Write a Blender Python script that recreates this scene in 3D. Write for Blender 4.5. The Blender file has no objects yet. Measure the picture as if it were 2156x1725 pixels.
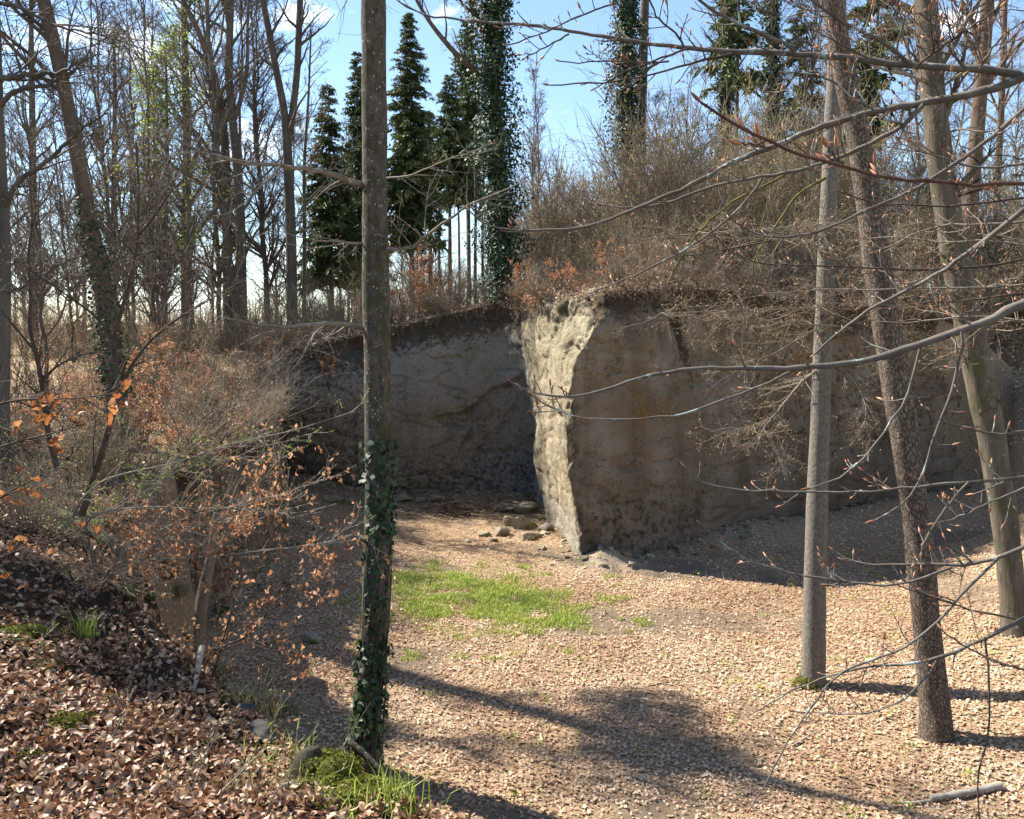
import bpy, math, random
import numpy as np
from mathutils import Vector

# ------------------------------------------------------------------ camera, sky, sun, exposure
SC = bpy.context.scene
COL = SC.collection
FPX, CX, CY, HZ = 1794.0, 1078.0, 862.5, 700.0       # photograph seen at 2156 x 1725
EYE = 7.0
PITCH = math.atan((CY - HZ) / FPX)
cam = bpy.data.cameras.new('camera')
cam.lens = 36.0 * FPX / 2156.0
cam.sensor_width = 36.0
cam.clip_start, cam.clip_end = 0.05, 2000
cam_o = bpy.data.objects.new('camera', cam)
COL.objects.link(cam_o)
cam_o.location = (0, 0, EYE)
cam_o.rotation_euler = (math.pi / 2 - PITCH, 0, 0)
SC.camera = cam_o

SUN_EL = math.radians(43)
SUN_AZ = math.radians(62)                            # from +Y towards -X
TO_SUN = Vector((-math.sin(SUN_AZ) * math.cos(SUN_EL), math.cos(SUN_AZ) * math.cos(SUN_EL), math.sin(SUN_EL)))
W = bpy.data.worlds.new('World')
SC.world = W
W.use_nodes = True
nt = W.node_tree
nt.nodes.clear()
n_out = nt.nodes.new('ShaderNodeOutputWorld')
n_bg = nt.nodes.new('ShaderNodeBackground')
n_sky = nt.nodes.new('ShaderNodeTexSky')
n_sky.sky_type = 'NISHITA'
n_sky.sun_disc = False
n_sky.sun_elevation = SUN_EL
n_sky.sun_rotation = -SUN_AZ
n_sky.air_density = 1.0
n_sky.dust_density = 0.1
n_sky.ozone_density = 2.2
n_tc = nt.nodes.new('ShaderNodeTexCoord')
n_mp = nt.nodes.new('ShaderNodeMapping')
n_mp.inputs['Scale'].default_value = (1.0, 1.0, 2.2)
n_mp.inputs['Location'].default_value = (0.35, 0.1, 0.0)
n_cl = nt.nodes.new('ShaderNodeTexNoise')
n_cl.inputs['Scale'].default_value = 4.6
n_cl.inputs['Detail'].default_value = 9
n_cl.inputs['Roughness'].default_value = 0.58
n_rp = nt.nodes.new('ShaderNodeValToRGB')
n_rp.color_ramp.elements[0].position = 0.595
n_rp.color_ramp.elements[1].position = 0.69
n_mx = nt.nodes.new('ShaderNodeMixRGB')
n_mx.inputs['Color2'].default_value = (9.6, 9.8, 10.2, 1)
L = nt.links.new
L(n_tc.outputs['Generated'], n_mp.inputs['Vector'])
L(n_mp.outputs['Vector'], n_cl.inputs['Vector'])
L(n_cl.outputs['Fac'], n_rp.inputs['Fac'])
L(n_rp.outputs['Color'], n_mx.inputs['Fac'])
L(n_sky.outputs['Color'], n_mx.inputs['Color1'])
L(n_mx.outputs['Color'], n_bg.inputs['Color'])
n_bg.inputs['Strength'].default_value = 0.088
L(n_bg.outputs['Background'], n_out.inputs['Surface'])

sun = bpy.data.lights.new('sun', 'SUN')
sun.energy = 5.0
sun.angle = math.radians(0.53)
sun.color = (1.0, 0.94, 0.85)
sun_o = bpy.data.objects.new('sun', sun)
COL.objects.link(sun_o)
sun_o.location = TO_SUN * 100
sun_o.rotation_euler = TO_SUN.to_track_quat('Z', 'Y').to_euler()

vs = SC.view_settings
SC.display_settings.display_device = 'sRGB'
vs.view_transform = 'Standard'
vs.look = 'None'
vs.exposure = 1.52
vs.gamma = 1.0
vs.use_curve_mapping = False
SC.cycles.max_bounces = 5
SC.cycles.diffuse_bounces = 3
SC.cycles.glossy_bounces = 2
SC.cycles.transmission_bounces = 3
SC.cycles.transparent_max_bounces = 4

# ------------------------------------------------------------------ small maths
cp, sp = math.cos(PITCH), math.sin(PITCH)


def P(u, v, d):
    """a point seen at (u, v), d metres ahead of the lens"""
    a = (u - CX) / FPX
    b = -(v - CY) / FPX
    y = cp + sp * b
    z = -sp + cp * b
    k = d / y
    return np.array([a * k, d, EYE + z * k])


def S2(pts, d0, d1=None):
    """points in the full-size photograph's pixels -> points in the place, depth running d0 -> d1"""
    n = len(pts)
    d1 = d0 if d1 is None else d1
    q = np.array(pts, float)
    ln = np.r_[0, np.cumsum(np.hypot(*np.diff(q, axis=0).T))]
    t = ln / ln[-1]
    k = 2156.0 / 3000.0
    return np.array([P(q[i, 0] * k, q[i, 1] * k, d0 + (d1 - d0) * t[i]) for i in range(n)])


def proj(p):
    p = np.atleast_2d(p)
    x, y, z = p[:, 0], p[:, 1], p[:, 2] - EYE
    fwd = y * cp - z * sp
    up = y * sp + z * cp
    return CX + FPX * x / fwd, CY - FPX * up / fwd


def unit(a):
    return a / (np.linalg.norm(a, axis=-1, keepdims=True) + 1e-12)


def sm(a, b, x):
    t = np.clip((np.asarray(x, float) - a) / (b - a), 0, 1)
    return t * t * (3 - 2 * t)


def _h(ix, iy, iz, seed):
    n = (ix.astype(np.int64) * 374761393 + iy.astype(np.int64) * 668265263 + iz.astype(np.int64) * 2147483647 + seed * 1274126177) & 0xFFFFFFFF
    n = ((n ^ (n >> 13)) * 1274126177) & 0xFFFFFFFF
    n = ((n ^ (n >> 16)) * 2246822519) & 0xFFFFFFFF
    return ((n ^ (n >> 15)) & 0xFFFFFF) / float(0xFFFFFF)


def vn(p, seed=0):
    i = np.floor(p)
    f = p - i
    f = f * f * (3 - 2 * f)
    r = 0
    for dx in (0, 1):
        for dy in (0, 1):
            for dz in (0, 1):
                w = (f[:, 0] if dx else 1 - f[:, 0]) * (f[:, 1] if dy else 1 - f[:, 1]) * (f[:, 2] if dz else 1 - f[:, 2])
                r = r + w * _h(i[:, 0] + dx, i[:, 1] + dy, i[:, 2] + dz, seed)
    return r * 2 - 1


def fbm(p, octv=4, seed=0, gain=0.5):
    p = np.asarray(p, float)
    a, r, t = 1.0, 0, 0
    for o in range(octv):
        r = r + a * vn(p * 2.0 ** o + 17.3 * o, seed + o)
        t += a
        a *= gain
    return r / t


def in_poly(u, v, poly):
    ins = np.zeros(u.shape, bool)
    n = len(poly)
    for i in range(n):
        x0, y0 = poly[i]
        x1, y1 = poly[(i + 1) % n]
        c = ((y0 > v) != (y1 > v))
        with np.errstate(divide='ignore', invalid='ignore'):
            xi = (x1 - x0) * (v - y0) / (y1 - y0 + 1e-12) + x0
        ins ^= c & (u < xi)
    return ins


# ------------------------------------------------------------------ mesh building
class MB:
    def __init__(self):
        self.V, self.Q, self.T, self.N, self.tint = [], [], [], 0, []

    def add(self, V, Q=None, T=None, tint=None):
        V = np.asarray(V, float)
        if Q is not None and len(Q):
            self.Q.append(np.asarray(Q, np.int64) + self.N)
        if T is not None and len(T):
            self.T.append(np.asarray(T, np.int64) + self.N)
        self.V.append(V)
        self.tint.append(np.zeros(len(V)) if tint is None else np.asarray(tint, float))
        self.N += len(V)

    def tubes(self, polys, sides=4, seed=0):
        """polys: list of (points Nx3, radii N); equal lengths are swept together"""
        by = {}
        for p, r in polys:
            by.setdefault(len(p), []).append((p, r))
        for n, L_ in by.items():
            A = np.array([p for p, _ in L_], float)
            R = np.array([np.broadcast_to(r, (n,)) for _, r in L_], float)
            T = np.gradient(A, axis=1)
            T /= np.linalg.norm(T, axis=2, keepdims=True) + 1e-12
            D = A[:, -1] - A[:, 0]
            ref = np.eye(3)[np.argmin(np.abs(D), axis=1)][:, None, :]
            n1 = np.cross(T, np.broadcast_to(ref, T.shape))
            n1 /= np.linalg.norm(n1, axis=2, keepdims=True) + 1e-12
            n2 = np.cross(T, n1)
            a = np.arange(sides) * 2 * math.pi / sides
            ring = A[:, :, None, :] + R[:, :, None, None] * (n1[:, :, None, :] * np.cos(a)[None, None, :, None] + n2[:, :, None, :] * np.sin(a)[None, None, :, None])
            M = len(L_)
            idx = np.arange(M * n * sides).reshape(M, n, sides)
            i0, i1 = idx[:, :-1, :], idx[:, 1:, :]
            q = np.stack([i0, np.roll(i0, -1, 2), np.roll(i1, -1, 2), i1], -1).reshape(-1, 4)
            rng = np.random.default_rng(seed + n)
            self.add(ring.reshape(-1, 3), Q=q, tint=np.repeat(rng.random(M), n * sides))

    def cap(self, pts, r, sides, at_end=True):
        """a flat cap on a swept end"""
        T = (pts[-1] - pts[-2]) if at_end else (pts[0] - pts[1])
        c = pts[-1] if at_end else pts[0]
        T = T / np.linalg.norm(T)
        D = pts[-1] - pts[0]
        ref = np.eye(3)[np.argmin(np.abs(D))]
        n1 = np.cross(T, ref)
        n1 /= np.linalg.norm(n1)
        n2 = np.cross(T, n1)
        a = np.arange(sides) * 2 * math.pi / sides
        ring = c + r * (np.cos(a)[:, None] * n1 + np.sin(a)[:, None] * n2)
        V = np.vstack([ring, c + T * r * 0.12])
        self.add(V, T=[(i, (i + 1) % sides, sides) for i in range(sides)])

    def leaves(self, pos, nrm, size, rng, ratio=0.62, curl=0.25, tint=None, jitter=0.6, along=None):
        """many folded leaves: base, two sides, tip, midrib point"""
        n = len(pos)
        nrm = np.asarray(nrm, float) + rng.normal(0, jitter, (n, 3))
        nrm /= np.linalg.norm(nrm, axis=1, keepdims=True) + 1e-9
        a = rng.normal(0, 1, (n, 3)) if along is None else np.asarray(along, float) + rng.normal(0, 0.35, (n, 3))
        a -= nrm * np.sum(a * nrm, 1, keepdims=True)
        a /= np.linalg.norm(a, axis=1, keepdims=True) + 1e-9
        b = np.cross(nrm, a)
        s = np.broadcast_to(size, (n,))[:, None] * rng.uniform(0.7, 1.25, (n, 1))
        c = curl * rng.uniform(-1.0, 1.0, (n, 1))
        base = pos - a * s * 0.5 + nrm * s * c
        tip = pos + a * s * 0.5 + nrm * s * c * 0.8
        l = pos - b * s * ratio * 0.5 - a * s * 0.05 + nrm * s * np.abs(c) * 0.9
        r = pos + b * s * ratio * 0.5 - a * s * 0.05 + nrm * s * np.abs(c) * 0.7
        V = np.stack([base, r, tip, l, pos], 1).reshape(-1, 3)
        k = np.arange(n)[:, None] * 5
        T = np.concatenate([k + [0, 1, 4], k + [1, 2, 4], k + [2, 3, 4], k + [3, 0, 4]], 0)
        t = rng.random(n) if tint is None else tint
        self.add(V, T=T, tint=np.repeat(t, 5))

    def oval_leaves(self, pos, nrm, size, rng, ratio=0.6, curl=0.4, jitter=0.6):
        n = len(pos)
        nrm = unit(np.asarray(nrm, float) + rng.normal(0, jitter, (n, 3)))
        a = rng.normal(0, 1, (n, 3))
        a = unit(a - nrm * np.sum(a * nrm, 1, keepdims=True))
        b = np.cross(nrm, a)
        s = (np.broadcast_to(size, (n,)) * rng.uniform(0.6, 1.3, n))[:, None]
        c = curl * rng.uniform(-1, 1, (n, 1)); cu = curl * rng.uniform(-0.3, 1, (n, 1)); w = ratio * rng.uniform(0.7, 1.1, (n, 1))
        f = lambda t, x, up: pos + a * s * t + b * s * w * x + nrm * s * up
        V = np.stack([f(-.5, 0, c * .5), f(-.2, .46, cu * .5), f(.2, .42, cu * .45), f(.5, 0, c * .7), f(.2, -.42, cu * .6), f(-.2, -.46, cu * .4), f(-.17, 0, 0), f(.17, 0, c * .1)], 1).reshape(-1, 3)
        k = np.arange(n)[:, None] * 8
        self.add(V, Q=np.concatenate([k + [1, 2, 7, 6], k + [6, 7, 4, 5]], 0), T=np.concatenate([k + [0, 1, 6], k + [2, 3, 7], k + [0, 6, 5], k + [4, 7, 3]], 0), tint=np.repeat(rng.random(n), 8))

    def quads(self, pos, nrm, size, rng, ratio=0.6, jitter=0.6, tint=None, along=None):
        """many small leaf-shaped quads, folded along the rib"""
        n = len(pos)
        nrm = np.asarray(nrm, float) + rng.normal(0, jitter, (n, 3))
        nrm /= np.linalg.norm(nrm, axis=1, keepdims=True) + 1e-9
        a = rng.normal(0, 1, (n, 3)) if along is None else np.asarray(along, float) + rng.normal(0, 0.3, (n, 3))
        a -= nrm * np.sum(a * nrm, 1, keepdims=True)
        a /= np.linalg.norm(a, axis=1, keepdims=True) + 1e-9
        b = np.cross(nrm, a)
        s = np.broadcast_to(size, (n,))[:, None] * rng.uniform(0.65, 1.3, (n, 1))
        f = nrm * s * rng.uniform(-0.12, 0.2, (n, 1))
        V = np.stack([pos - a * s * 0.5, pos + b * s * ratio * 0.5 + f, pos + a * s * 0.5, pos - b * s * ratio * 0.5 + f], 1).reshape(-1, 3)
        k = np.arange(n)[:, None] * 4
        T = np.concatenate([k + [0, 1, 2], k + [0, 2, 3]], 0)
        t = rng.random(n) if tint is None else tint
        self.add(V, T=T, tint=np.repeat(t, 4))

    def mesh(self, name, mat, origin=None, smooth=True):
        V = np.vstack(self.V)
        if origin is not None:
            V = V - np.asarray(origin, float)
        Q = np.vstack(self.Q) if self.Q else np.zeros((0, 4), np.int64)
        T = np.vstack(self.T) if self.T else np.zeros((0, 3), np.int64)
        me = bpy.data.meshes.new(name)
        me.vertices.add(len(V))
        me.vertices.foreach_set('co', V.astype(np.float32).ravel())
        nl = Q.size + T.size
        me.loops.add(nl)
        me.loops.foreach_set('vertex_index', np.concatenate([Q.ravel(), T.ravel()]).astype(np.int32))
        me.polygons.add(len(Q) + len(T))
        st = np.concatenate([np.arange(len(Q)) * 4, Q.size + np.arange(len(T)) * 3]).astype(np.int32)
        me.polygons.foreach_set('loop_start', st)
        me.polygons.foreach_set('use_smooth', np.full(len(st), smooth))
        at = me.attributes.new('tint', 'FLOAT', 'POINT')
        at.data.foreach_set('value', np.concatenate(self.tint).astype(np.float32))
        me.update(calc_edges=True)
        me.validate()
        if mat:
            me.materials.append(mat)
        return me


def tag(o, label=None, cat=None, group=None, kind=None):
    if label: o['label'] = label
    if cat: o['category'] = cat
    if group: o['group'] = group
    if kind: o['kind'] = kind
    return o


def empty(name, loc, label, cat, group=None):
    o = bpy.data.objects.new(name, None)
    o.empty_display_size = 0.2
    o.location = loc
    COL.objects.link(o)
    return tag(o, label, cat, group)


def put(name, me, parent=None, loc=None):
    o = bpy.data.objects.new(name, me)
    COL.objects.link(o)
    if parent is not None:
        o.parent = parent
    if loc is not None:
        o.location = loc
    return o


def dup(root, loc, rz=0, sc=1.0, label=None, group=None, tilt=(0, 0)):
    r = root.copy()
    COL.objects.link(r)
    r.location = loc
    r.rotation_euler = (tilt[0], tilt[1], rz)
    r.scale = (sc, sc, sc)
    if label: r['label'] = label
    if group: r['group'] = group
    for ch in list(root.children):
        c = ch.copy()
        COL.objects.link(c)
        c.parent = r
        for g in list(ch.children):
            e = g.copy()
            COL.objects.link(e)
            e.parent = c
    return r


# ------------------------------------------------------------------ materials
def new_mat(name, rough=0.8, spec=0.3):
    m = bpy.data.materials.new(name)
    m.use_nodes = True
    b = m.node_tree.nodes['Principled BSDF']
    b.inputs['Roughness'].default_value = rough
    b.inputs['Specular IOR Level'].default_value = spec
    return m, m.node_tree, b


def ramp(nt, stops):
    r = nt.nodes.new('ShaderNodeValToRGB')
    e = r.color_ramp.elements
    while len(e) > 1:
        e.remove(e[-1])
    e[0].position = stops[0][0]
    e[0].color = (*stops[0][1], 1)
    for p, c in stops[1:]:
        k = e.new(p)
        k.color = (*c, 1)
    return r


def noise(nt, vec, scale, detail=4, rough=0.55, sx=(1, 1, 1)):
    mp = nt.nodes.new('ShaderNodeMapping')
    mp.inputs['Scale'].default_value = sx
    nt.links.new(vec, mp.inputs['Vector'])
    n = nt.nodes.new('ShaderNodeTexNoise')
    n.inputs['Scale'].default_value = scale
    n.inputs['Detail'].default_value = detail
    n.inputs['Roughness'].default_value = rough
    nt.links.new(mp.outputs['Vector'], n.inputs['Vector'])
    return n


def mix(nt, fac, c1, c2, mode='MIX'):
    m = nt.nodes.new('ShaderNodeMixRGB')
    m.blend_type = mode
    for k, v in (('Fac', fac), ('Color1', c1), ('Color2', c2)):
        if hasattr(v, 'links'):
            nt.links.new(v, m.inputs[k])
        elif k == 'Fac':
            m.inputs[k].default_value = v
        else:
            m.inputs[k].default_value = (*v, 1)
    return m.outputs['Color']


def bump(nt, b, height, strength=0.5, dist=0.02):
    n = nt.nodes.new('ShaderNodeBump')
    n.inputs['Strength'].default_value = strength
    n.inputs['Distance'].default_value = dist
    nt.links.new(height, n.inputs['Height'])
    nt.links.new(n.outputs['Normal'], b.inputs['Normal'])


def attr(nt, name):
    a = nt.nodes.new('ShaderNodeAttribute')
    a.attribute_name = name
    return a


def mat_bark(name, dark, light, scale=6, stretch=0.25, lichen=None, lichen_amt=0.62, moss=None, bumpd=0.03, scaly=False, spots=None):
    m, t, b = new_mat(name, 0.9, 0.15)
    co = t.nodes.new('ShaderNodeTexCoord').outputs['Object']
    n1 = noise(t, co, scale, 6, 0.65, (1, 1, stretch))
    r1 = ramp(t, [(0.3, dark), (0.7, light)])
    t.links.new(n1.outputs['Fac'], r1.inputs['Fac'])
    c = r1.outputs['Color']
    h = n1.outputs['Fac']
    if scaly:
        mp = t.nodes.new('ShaderNodeMapping')
        mp.inputs['Scale'].default_value = (1, 1, 0.42)
        nw = noise(t, co, 9, 4, 0.6)
        wm = t.nodes.new('ShaderNodeVectorMath'); wm.operation = 'MULTIPLY_ADD'; wm.inputs[1].default_value = (0.09, 0.09, 0.16)
        t.links.new(nw.outputs['Color'], wm.inputs[0]); t.links.new(co, wm.inputs[2])
        t.links.new(wm.outputs['Vector'], mp.inputs['Vector'])
        vo = t.nodes.new('ShaderNodeTexVoronoi')
        vo.feature = 'DISTANCE_TO_EDGE'
        vo.inputs['Scale'].default_value = 24
        t.links.new(mp.outputs['Vector'], vo.inputs['Vector'])
        rr = ramp(t, [(0.0, (0, 0, 0)), (0.12, (1, 1, 1))])
        t.links.new(vo.outputs['Distance'], rr.inputs['Fac'])
        c = mix(t, rr.outputs['Color'], (dark[0] * 1.1, dark[1] * 1.05, dark[2] * 1.0), c)
        ad = t.nodes.new('ShaderNodeMath')
        ad.operation = 'ADD'
        t.links.new(rr.outputs['Color'], ad.inputs[0])
        t.links.new(h, ad.inputs[1])
        h = ad.outputs[0]
    if lichen:
        n2 = noise(t, co, scale * 0.7, 8, 0.7)
        r2 = ramp(t, [(lichen_amt, (0, 0, 0)), (lichen_amt + 0.05, (1, 1, 1))])
        t.links.new(n2.outputs['Fac'], r2.inputs['Fac'])
        c = mix(t, r2.outputs['Color'], c, lichen)
    if spots:
        vo2 = t.nodes.new('ShaderNodeTexVoronoi')
        vo2.inputs['Scale'].default_value = 24
        vo2.inputs['Randomness'].default_value = 1
        mp2 = t.nodes.new('ShaderNodeMapping')
        mp2.inputs['Scale'].default_value = (1, 1, 0.7)
        t.links.new(co, mp2.inputs['Vector'])
        t.links.new(mp2.outputs['Vector'], vo2.inputs['Vector'])
        n3 = noise(t, co, 40, 3)
        sb = t.nodes.new('ShaderNodeMath')
        sb.operation = 'MULTIPLY_ADD'
        t.links.new(n3.outputs['Fac'], sb.inputs[0])
        sb.inputs[1].default_value = 0.35
        t.links.new(vo2.outputs['Distance'], sb.inputs[2])
        sep = t.nodes.new('ShaderNodeSeparateColor')
        t.links.new(vo2.outputs['Color'], sep.inputs[0])
        th = t.nodes.new('ShaderNodeMath')
        th.operation = 'MULTIPLY'
        t.links.new(sep.outputs[0], th.inputs[0])
        th.inputs[1].default_value = 0.44
        lt = t.nodes.new('ShaderNodeMath')
        lt.operation = 'LESS_THAN'
        t.links.new(sb.outputs[0], lt.inputs[0])
        t.links.new(th.outputs[0], lt.inputs[1])
        c = mix(t, lt.outputs[0], c, spots)
    if moss:
        n4 = noise(t, co, 2.3, 6, 0.65)
        r4 = ramp(t, [(0.52, (0, 0, 0)), (0.62, (1, 1, 1))])
        t.links.new(n4.outputs['Fac'], r4.inputs['Fac'])
        c = mix(t, r4.outputs['Color'], c, moss)
    t.links.new(c, b.inputs['Base Color'])
    bump(t, b, h, 0.9, bumpd)
    return m


def mat_leaf(name, stops, rough=0.55, trans=0.35, spec=0.4):
    """colour varies from leaf to leaf by the 'tint' attribute; light passes through a little"""
    m, t, b = new_mat(name, rough, spec)
    a = attr(t, 'tint')
    r = ramp(t, stops)
    t.links.new(a.outputs['Fac'], r.inputs['Fac'])
    t.links.new(r.outputs['Color'], b.inputs['Base Color'])
    if trans:
        tr = t.nodes.new('ShaderNodeBsdfTranslucent')
        t.links.new(r.outputs['Color'], tr.inputs['Color'])
        mx = t.nodes.new('ShaderNodeMixShader')
        mx.inputs['Fac'].default_value = trans
        out = t.nodes['Material Output']
        t.links.new(b.outputs['BSDF'], mx.inputs[1])
        t.links.new(tr.outputs['BSDF'], mx.inputs[2])
        t.links.new(mx.outputs['Shader'], out.inputs['Surface'])
    return m


M_beech = mat_bark('beech_bark', (0.035, 0.028, 0.02), (0.13, 0.112, 0.085), 13, 0.5, (0.22, 0.215, 0.19), 0.62, (0.055, 0.052, 0.025), 0.03, spots=(0.42, 0.41, 0.37))
M_smooth = mat_bark('grey_bark', (0.09, 0.078, 0.062), (0.21, 0.19, 0.16), 22, 0.7, (0.34, 0.34, 0.3), 0.66, None, 0.02)
M_scaly = mat_bark('scaly_bark', (0.1, 0.075, 0.055), (0.23, 0.19, 0.15), 14, 0.35, None, 0.6, None, 0.05, scaly=True)
M_pale = mat_bark('pale_bark', (0.055, 0.046, 0.035), (0.165, 0.14, 0.108), 9, 0.14, (0.36, 0.35, 0.31), 0.62, (0.085, 0.08, 0.045), 0.025)
M_far = mat_bark('far_bark', (0.06, 0.05, 0.04), (0.15, 0.13, 0.105), 3, 0.3)
M_fartwig = mat_bark('far_twig_bark', (0.09, 0.07, 0.055), (0.2, 0.165, 0.13), 3, 1.0)
M_brown = mat_bark('brown_bark', (0.075, 0.05, 0.036), (0.16, 0.115, 0.085), 5, 0.3, (0.09, 0.1, 0.04), 0.62)
M_twig = mat_bark('twig_bark', (0.045, 0.033, 0.026), (0.1, 0.078, 0.06), 8, 1.0)
M_brushtwig = mat_bark('brush_bark', (0.16, 0.122, 0.082), (0.32, 0.255, 0.175), 4, 1.0)
M_tantwig = mat_bark('tan_twig_bark', (0.14, 0.115, 0.085), (0.29, 0.25, 0.19), 6, 1.0)
M_redtwig = mat_bark('red_twig_bark', (0.08, 0.04, 0.03), (0.15, 0.08, 0.06), 20, 1.0)
M_greytwig = mat_bark('grey_twig_bark', (0.13, 0.11, 0.085), (0.27, 0.24, 0.195), 6, 1.0)
M_lichentwig = mat_bark('lichen_twig_bark', (0.075, 0.062, 0.052), (0.17, 0.148, 0.125), 14, 1.0, (0.3, 0.34, 0.325), 0.56, None, 0.004)
M_mosstwig = mat_bark('mossy_twig_bark', (0.08, 0.075, 0.03), (0.17, 0.16, 0.05), 20, 1.0)
M_wood = mat_bark('bare_wood', (0.25, 0.19, 0.13), (0.45, 0.37, 0.28), 6, 0.15)
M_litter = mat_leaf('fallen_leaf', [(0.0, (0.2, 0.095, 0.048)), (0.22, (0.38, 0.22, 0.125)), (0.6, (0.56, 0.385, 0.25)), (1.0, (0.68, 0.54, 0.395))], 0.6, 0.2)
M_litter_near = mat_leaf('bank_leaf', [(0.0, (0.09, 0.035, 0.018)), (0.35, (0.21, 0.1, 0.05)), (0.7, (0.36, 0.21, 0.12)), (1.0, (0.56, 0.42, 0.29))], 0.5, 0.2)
M_orange = mat_leaf('dry_orange_leaf', [(0.0, (0.19, 0.06, 0.022)), (0.5, (0.33, 0.13, 0.045)), (1.0, (0.46, 0.24, 0.11))], 0.55, 0.4)
M_bud = mat_leaf('bud_scale', [(0.0, (0.18, 0.06, 0.03)), (0.5, (0.3, 0.12, 0.06)), (1.0, (0.5, 0.26, 0.14))], 0.45, 0.1)
M_smallbud = mat_leaf('small_bud', [(0.0, (0.3, 0.17, 0.08)), (1.0, (0.5, 0.34, 0.16))], 0.5, 0.1)
M_ivy = mat_leaf('ivy_leaf', [(0.0, (0.012, 0.03, 0.012)), (0.6, (0.032, 0.062, 0.022)), (1.0, (0.08, 0.12, 0.04))], 0.55, 0.15, 0.35)
M_spruce = mat_leaf('spruce_needles', [(0.0, (0.03, 0.046, 0.017)), (0.6, (0.085, 0.115, 0.038)), (1.0, (0.17, 0.195, 0.065))], 0.6, 0.15)
M_fresh = mat_leaf('fresh_leaf', [(0.0, (0.16, 0.2, 0.03)), (1.0, (0.36, 0.4, 0.08))], 0.5, 0.45)
M_grass = mat_leaf('grass_blade', [(0.0, (0.17, 0.24, 0.03)), (0.8, (0.42, 0.5, 0.085)), (0.9, (0.46, 0.5, 0.13)), (1.0, (0.42, 0.36, 0.19))], 0.5, 0.4)
M_dry = mat_leaf('dry_grass_blade', [(0.0, (0.12, 0.13, 0.045)), (1.0, (0.32, 0.28, 0.14))], 0.6, 0.3)
M_moss = mat_leaf('moss_tuft', [(0.0, (0.06, 0.07, 0.01)), (0.6, (0.16, 0.17, 0.025)), (1.0, (0.3, 0.3, 0.06))], 0.8, 0.2, 0.1)

m, t, b = new_mat('forest_floor', 0.95, 0.1)
M_ground = m
co = t.nodes.new('ShaderNodeTexCoord').outputs['Object']
n1 = noise(t, co, 18, 8, 0.75)
r1 = ramp(t, [(0.32, (0.09, 0.058, 0.033)), (0.5, (0.29, 0.2, 0.118)), (0.66, (0.48, 0.355, 0.23))])
t.links.new(n1.outputs['Fac'], r1.inputs['Fac'])
n2 = noise(t, co, 0.5, 5, 0.6)
r2 = ramp(t, [(0.5, (0, 0, 0)), (0.64, (1, 1, 1))])
t.links.new(n2.outputs['Fac'], r2.inputs['Fac'])
a_s = attr(t, 'soil')
c = mix(t, a_s.outputs['Fac'], r1.outputs['Color'], (0.15, 0.115, 0.082))
c = mix(t, attr(t, 'gap_soil').outputs['Fac'], c, (0.028, 0.018, 0.012))
a_d = attr(t, 'sand')
c = mix(t, a_d.outputs['Fac'], c, (0.34, 0.27, 0.19))
t.links.new(c, b.inputs['Base Color'])
bump(t, b, n1.outputs['Fac'], 1.0, 0.04)

m, t, b = new_mat('sandstone', 0.92, 0.15)
M_rock = m
co = t.nodes.new('ShaderNodeTexCoord').outputs['Object']
n1 = noise(t, co, 0.9, 8, 0.6, (1, 1, 0.6))
r1 = ramp(t, [(0.3, (0.19, 0.136, 0.086)), (0.5, (0.26, 0.198, 0.132)), (0.7, (0.335, 0.275, 0.198))])
t.links.new(n1.outputs['Fac'], r1.inputs['Fac'])
c = r1.outputs['Color']
n2 = noise(t, co, 1.4, 6, 0.6, (1, 1, 0.12))                 # run-down streaks
r2 = ramp(t, [(0.5, (0, 0, 0)), (0.7, (1, 1, 1))])
t.links.new(n2.outputs['Fac'], r2.inputs['Fac'])
sf = t.nodes.new('ShaderNodeMath'); sf.operation = 'MULTIPLY'; sf.inputs[1].default_value = 0.45
t.links.new(r2.outputs['Color'], sf.inputs[0])
c = mix(t, sf.outputs[0], c, (0.088, 0.057, 0.03))
a = attr(t, 'stain_tone')
lit_ = attr(t, 'sunlit_tone')  # paler corner rock, its sunlit brightness put into the colour
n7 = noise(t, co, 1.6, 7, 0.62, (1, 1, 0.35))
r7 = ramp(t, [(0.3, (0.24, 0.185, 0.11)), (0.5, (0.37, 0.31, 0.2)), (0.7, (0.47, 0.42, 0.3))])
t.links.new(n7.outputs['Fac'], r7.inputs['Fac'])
c = mix(t, lit_.outputs['Fac'], c, r7.outputs['Color'])
sp_ = t.nodes.new('ShaderNodeSeparateColor')
t.links.new(a.outputs['Color'], sp_.inputs[0])


def blotch(scale, lo, hi, amt, detail=8, opa=0.75):
    n = noise(t, co, scale, detail, 0.68)
    ad = t.nodes.new('ShaderNodeMath'); ad.operation = 'ADD'
    t.links.new(n.outputs['Fac'], ad.inputs[0]); t.links.new(amt, ad.inputs[1])
    r = ramp(t, [(lo, (0, 0, 0)), (hi, (1, 1, 1))])
    t.links.new(ad.outputs[0], r.inputs['Fac'])
    op = t.nodes.new('ShaderNodeMath'); op.operation = 'MULTIPLY'; op.inputs[1].default_value = opa
    t.links.new(r.outputs['Color'], op.inputs[0])
    return op.outputs[0]


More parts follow.
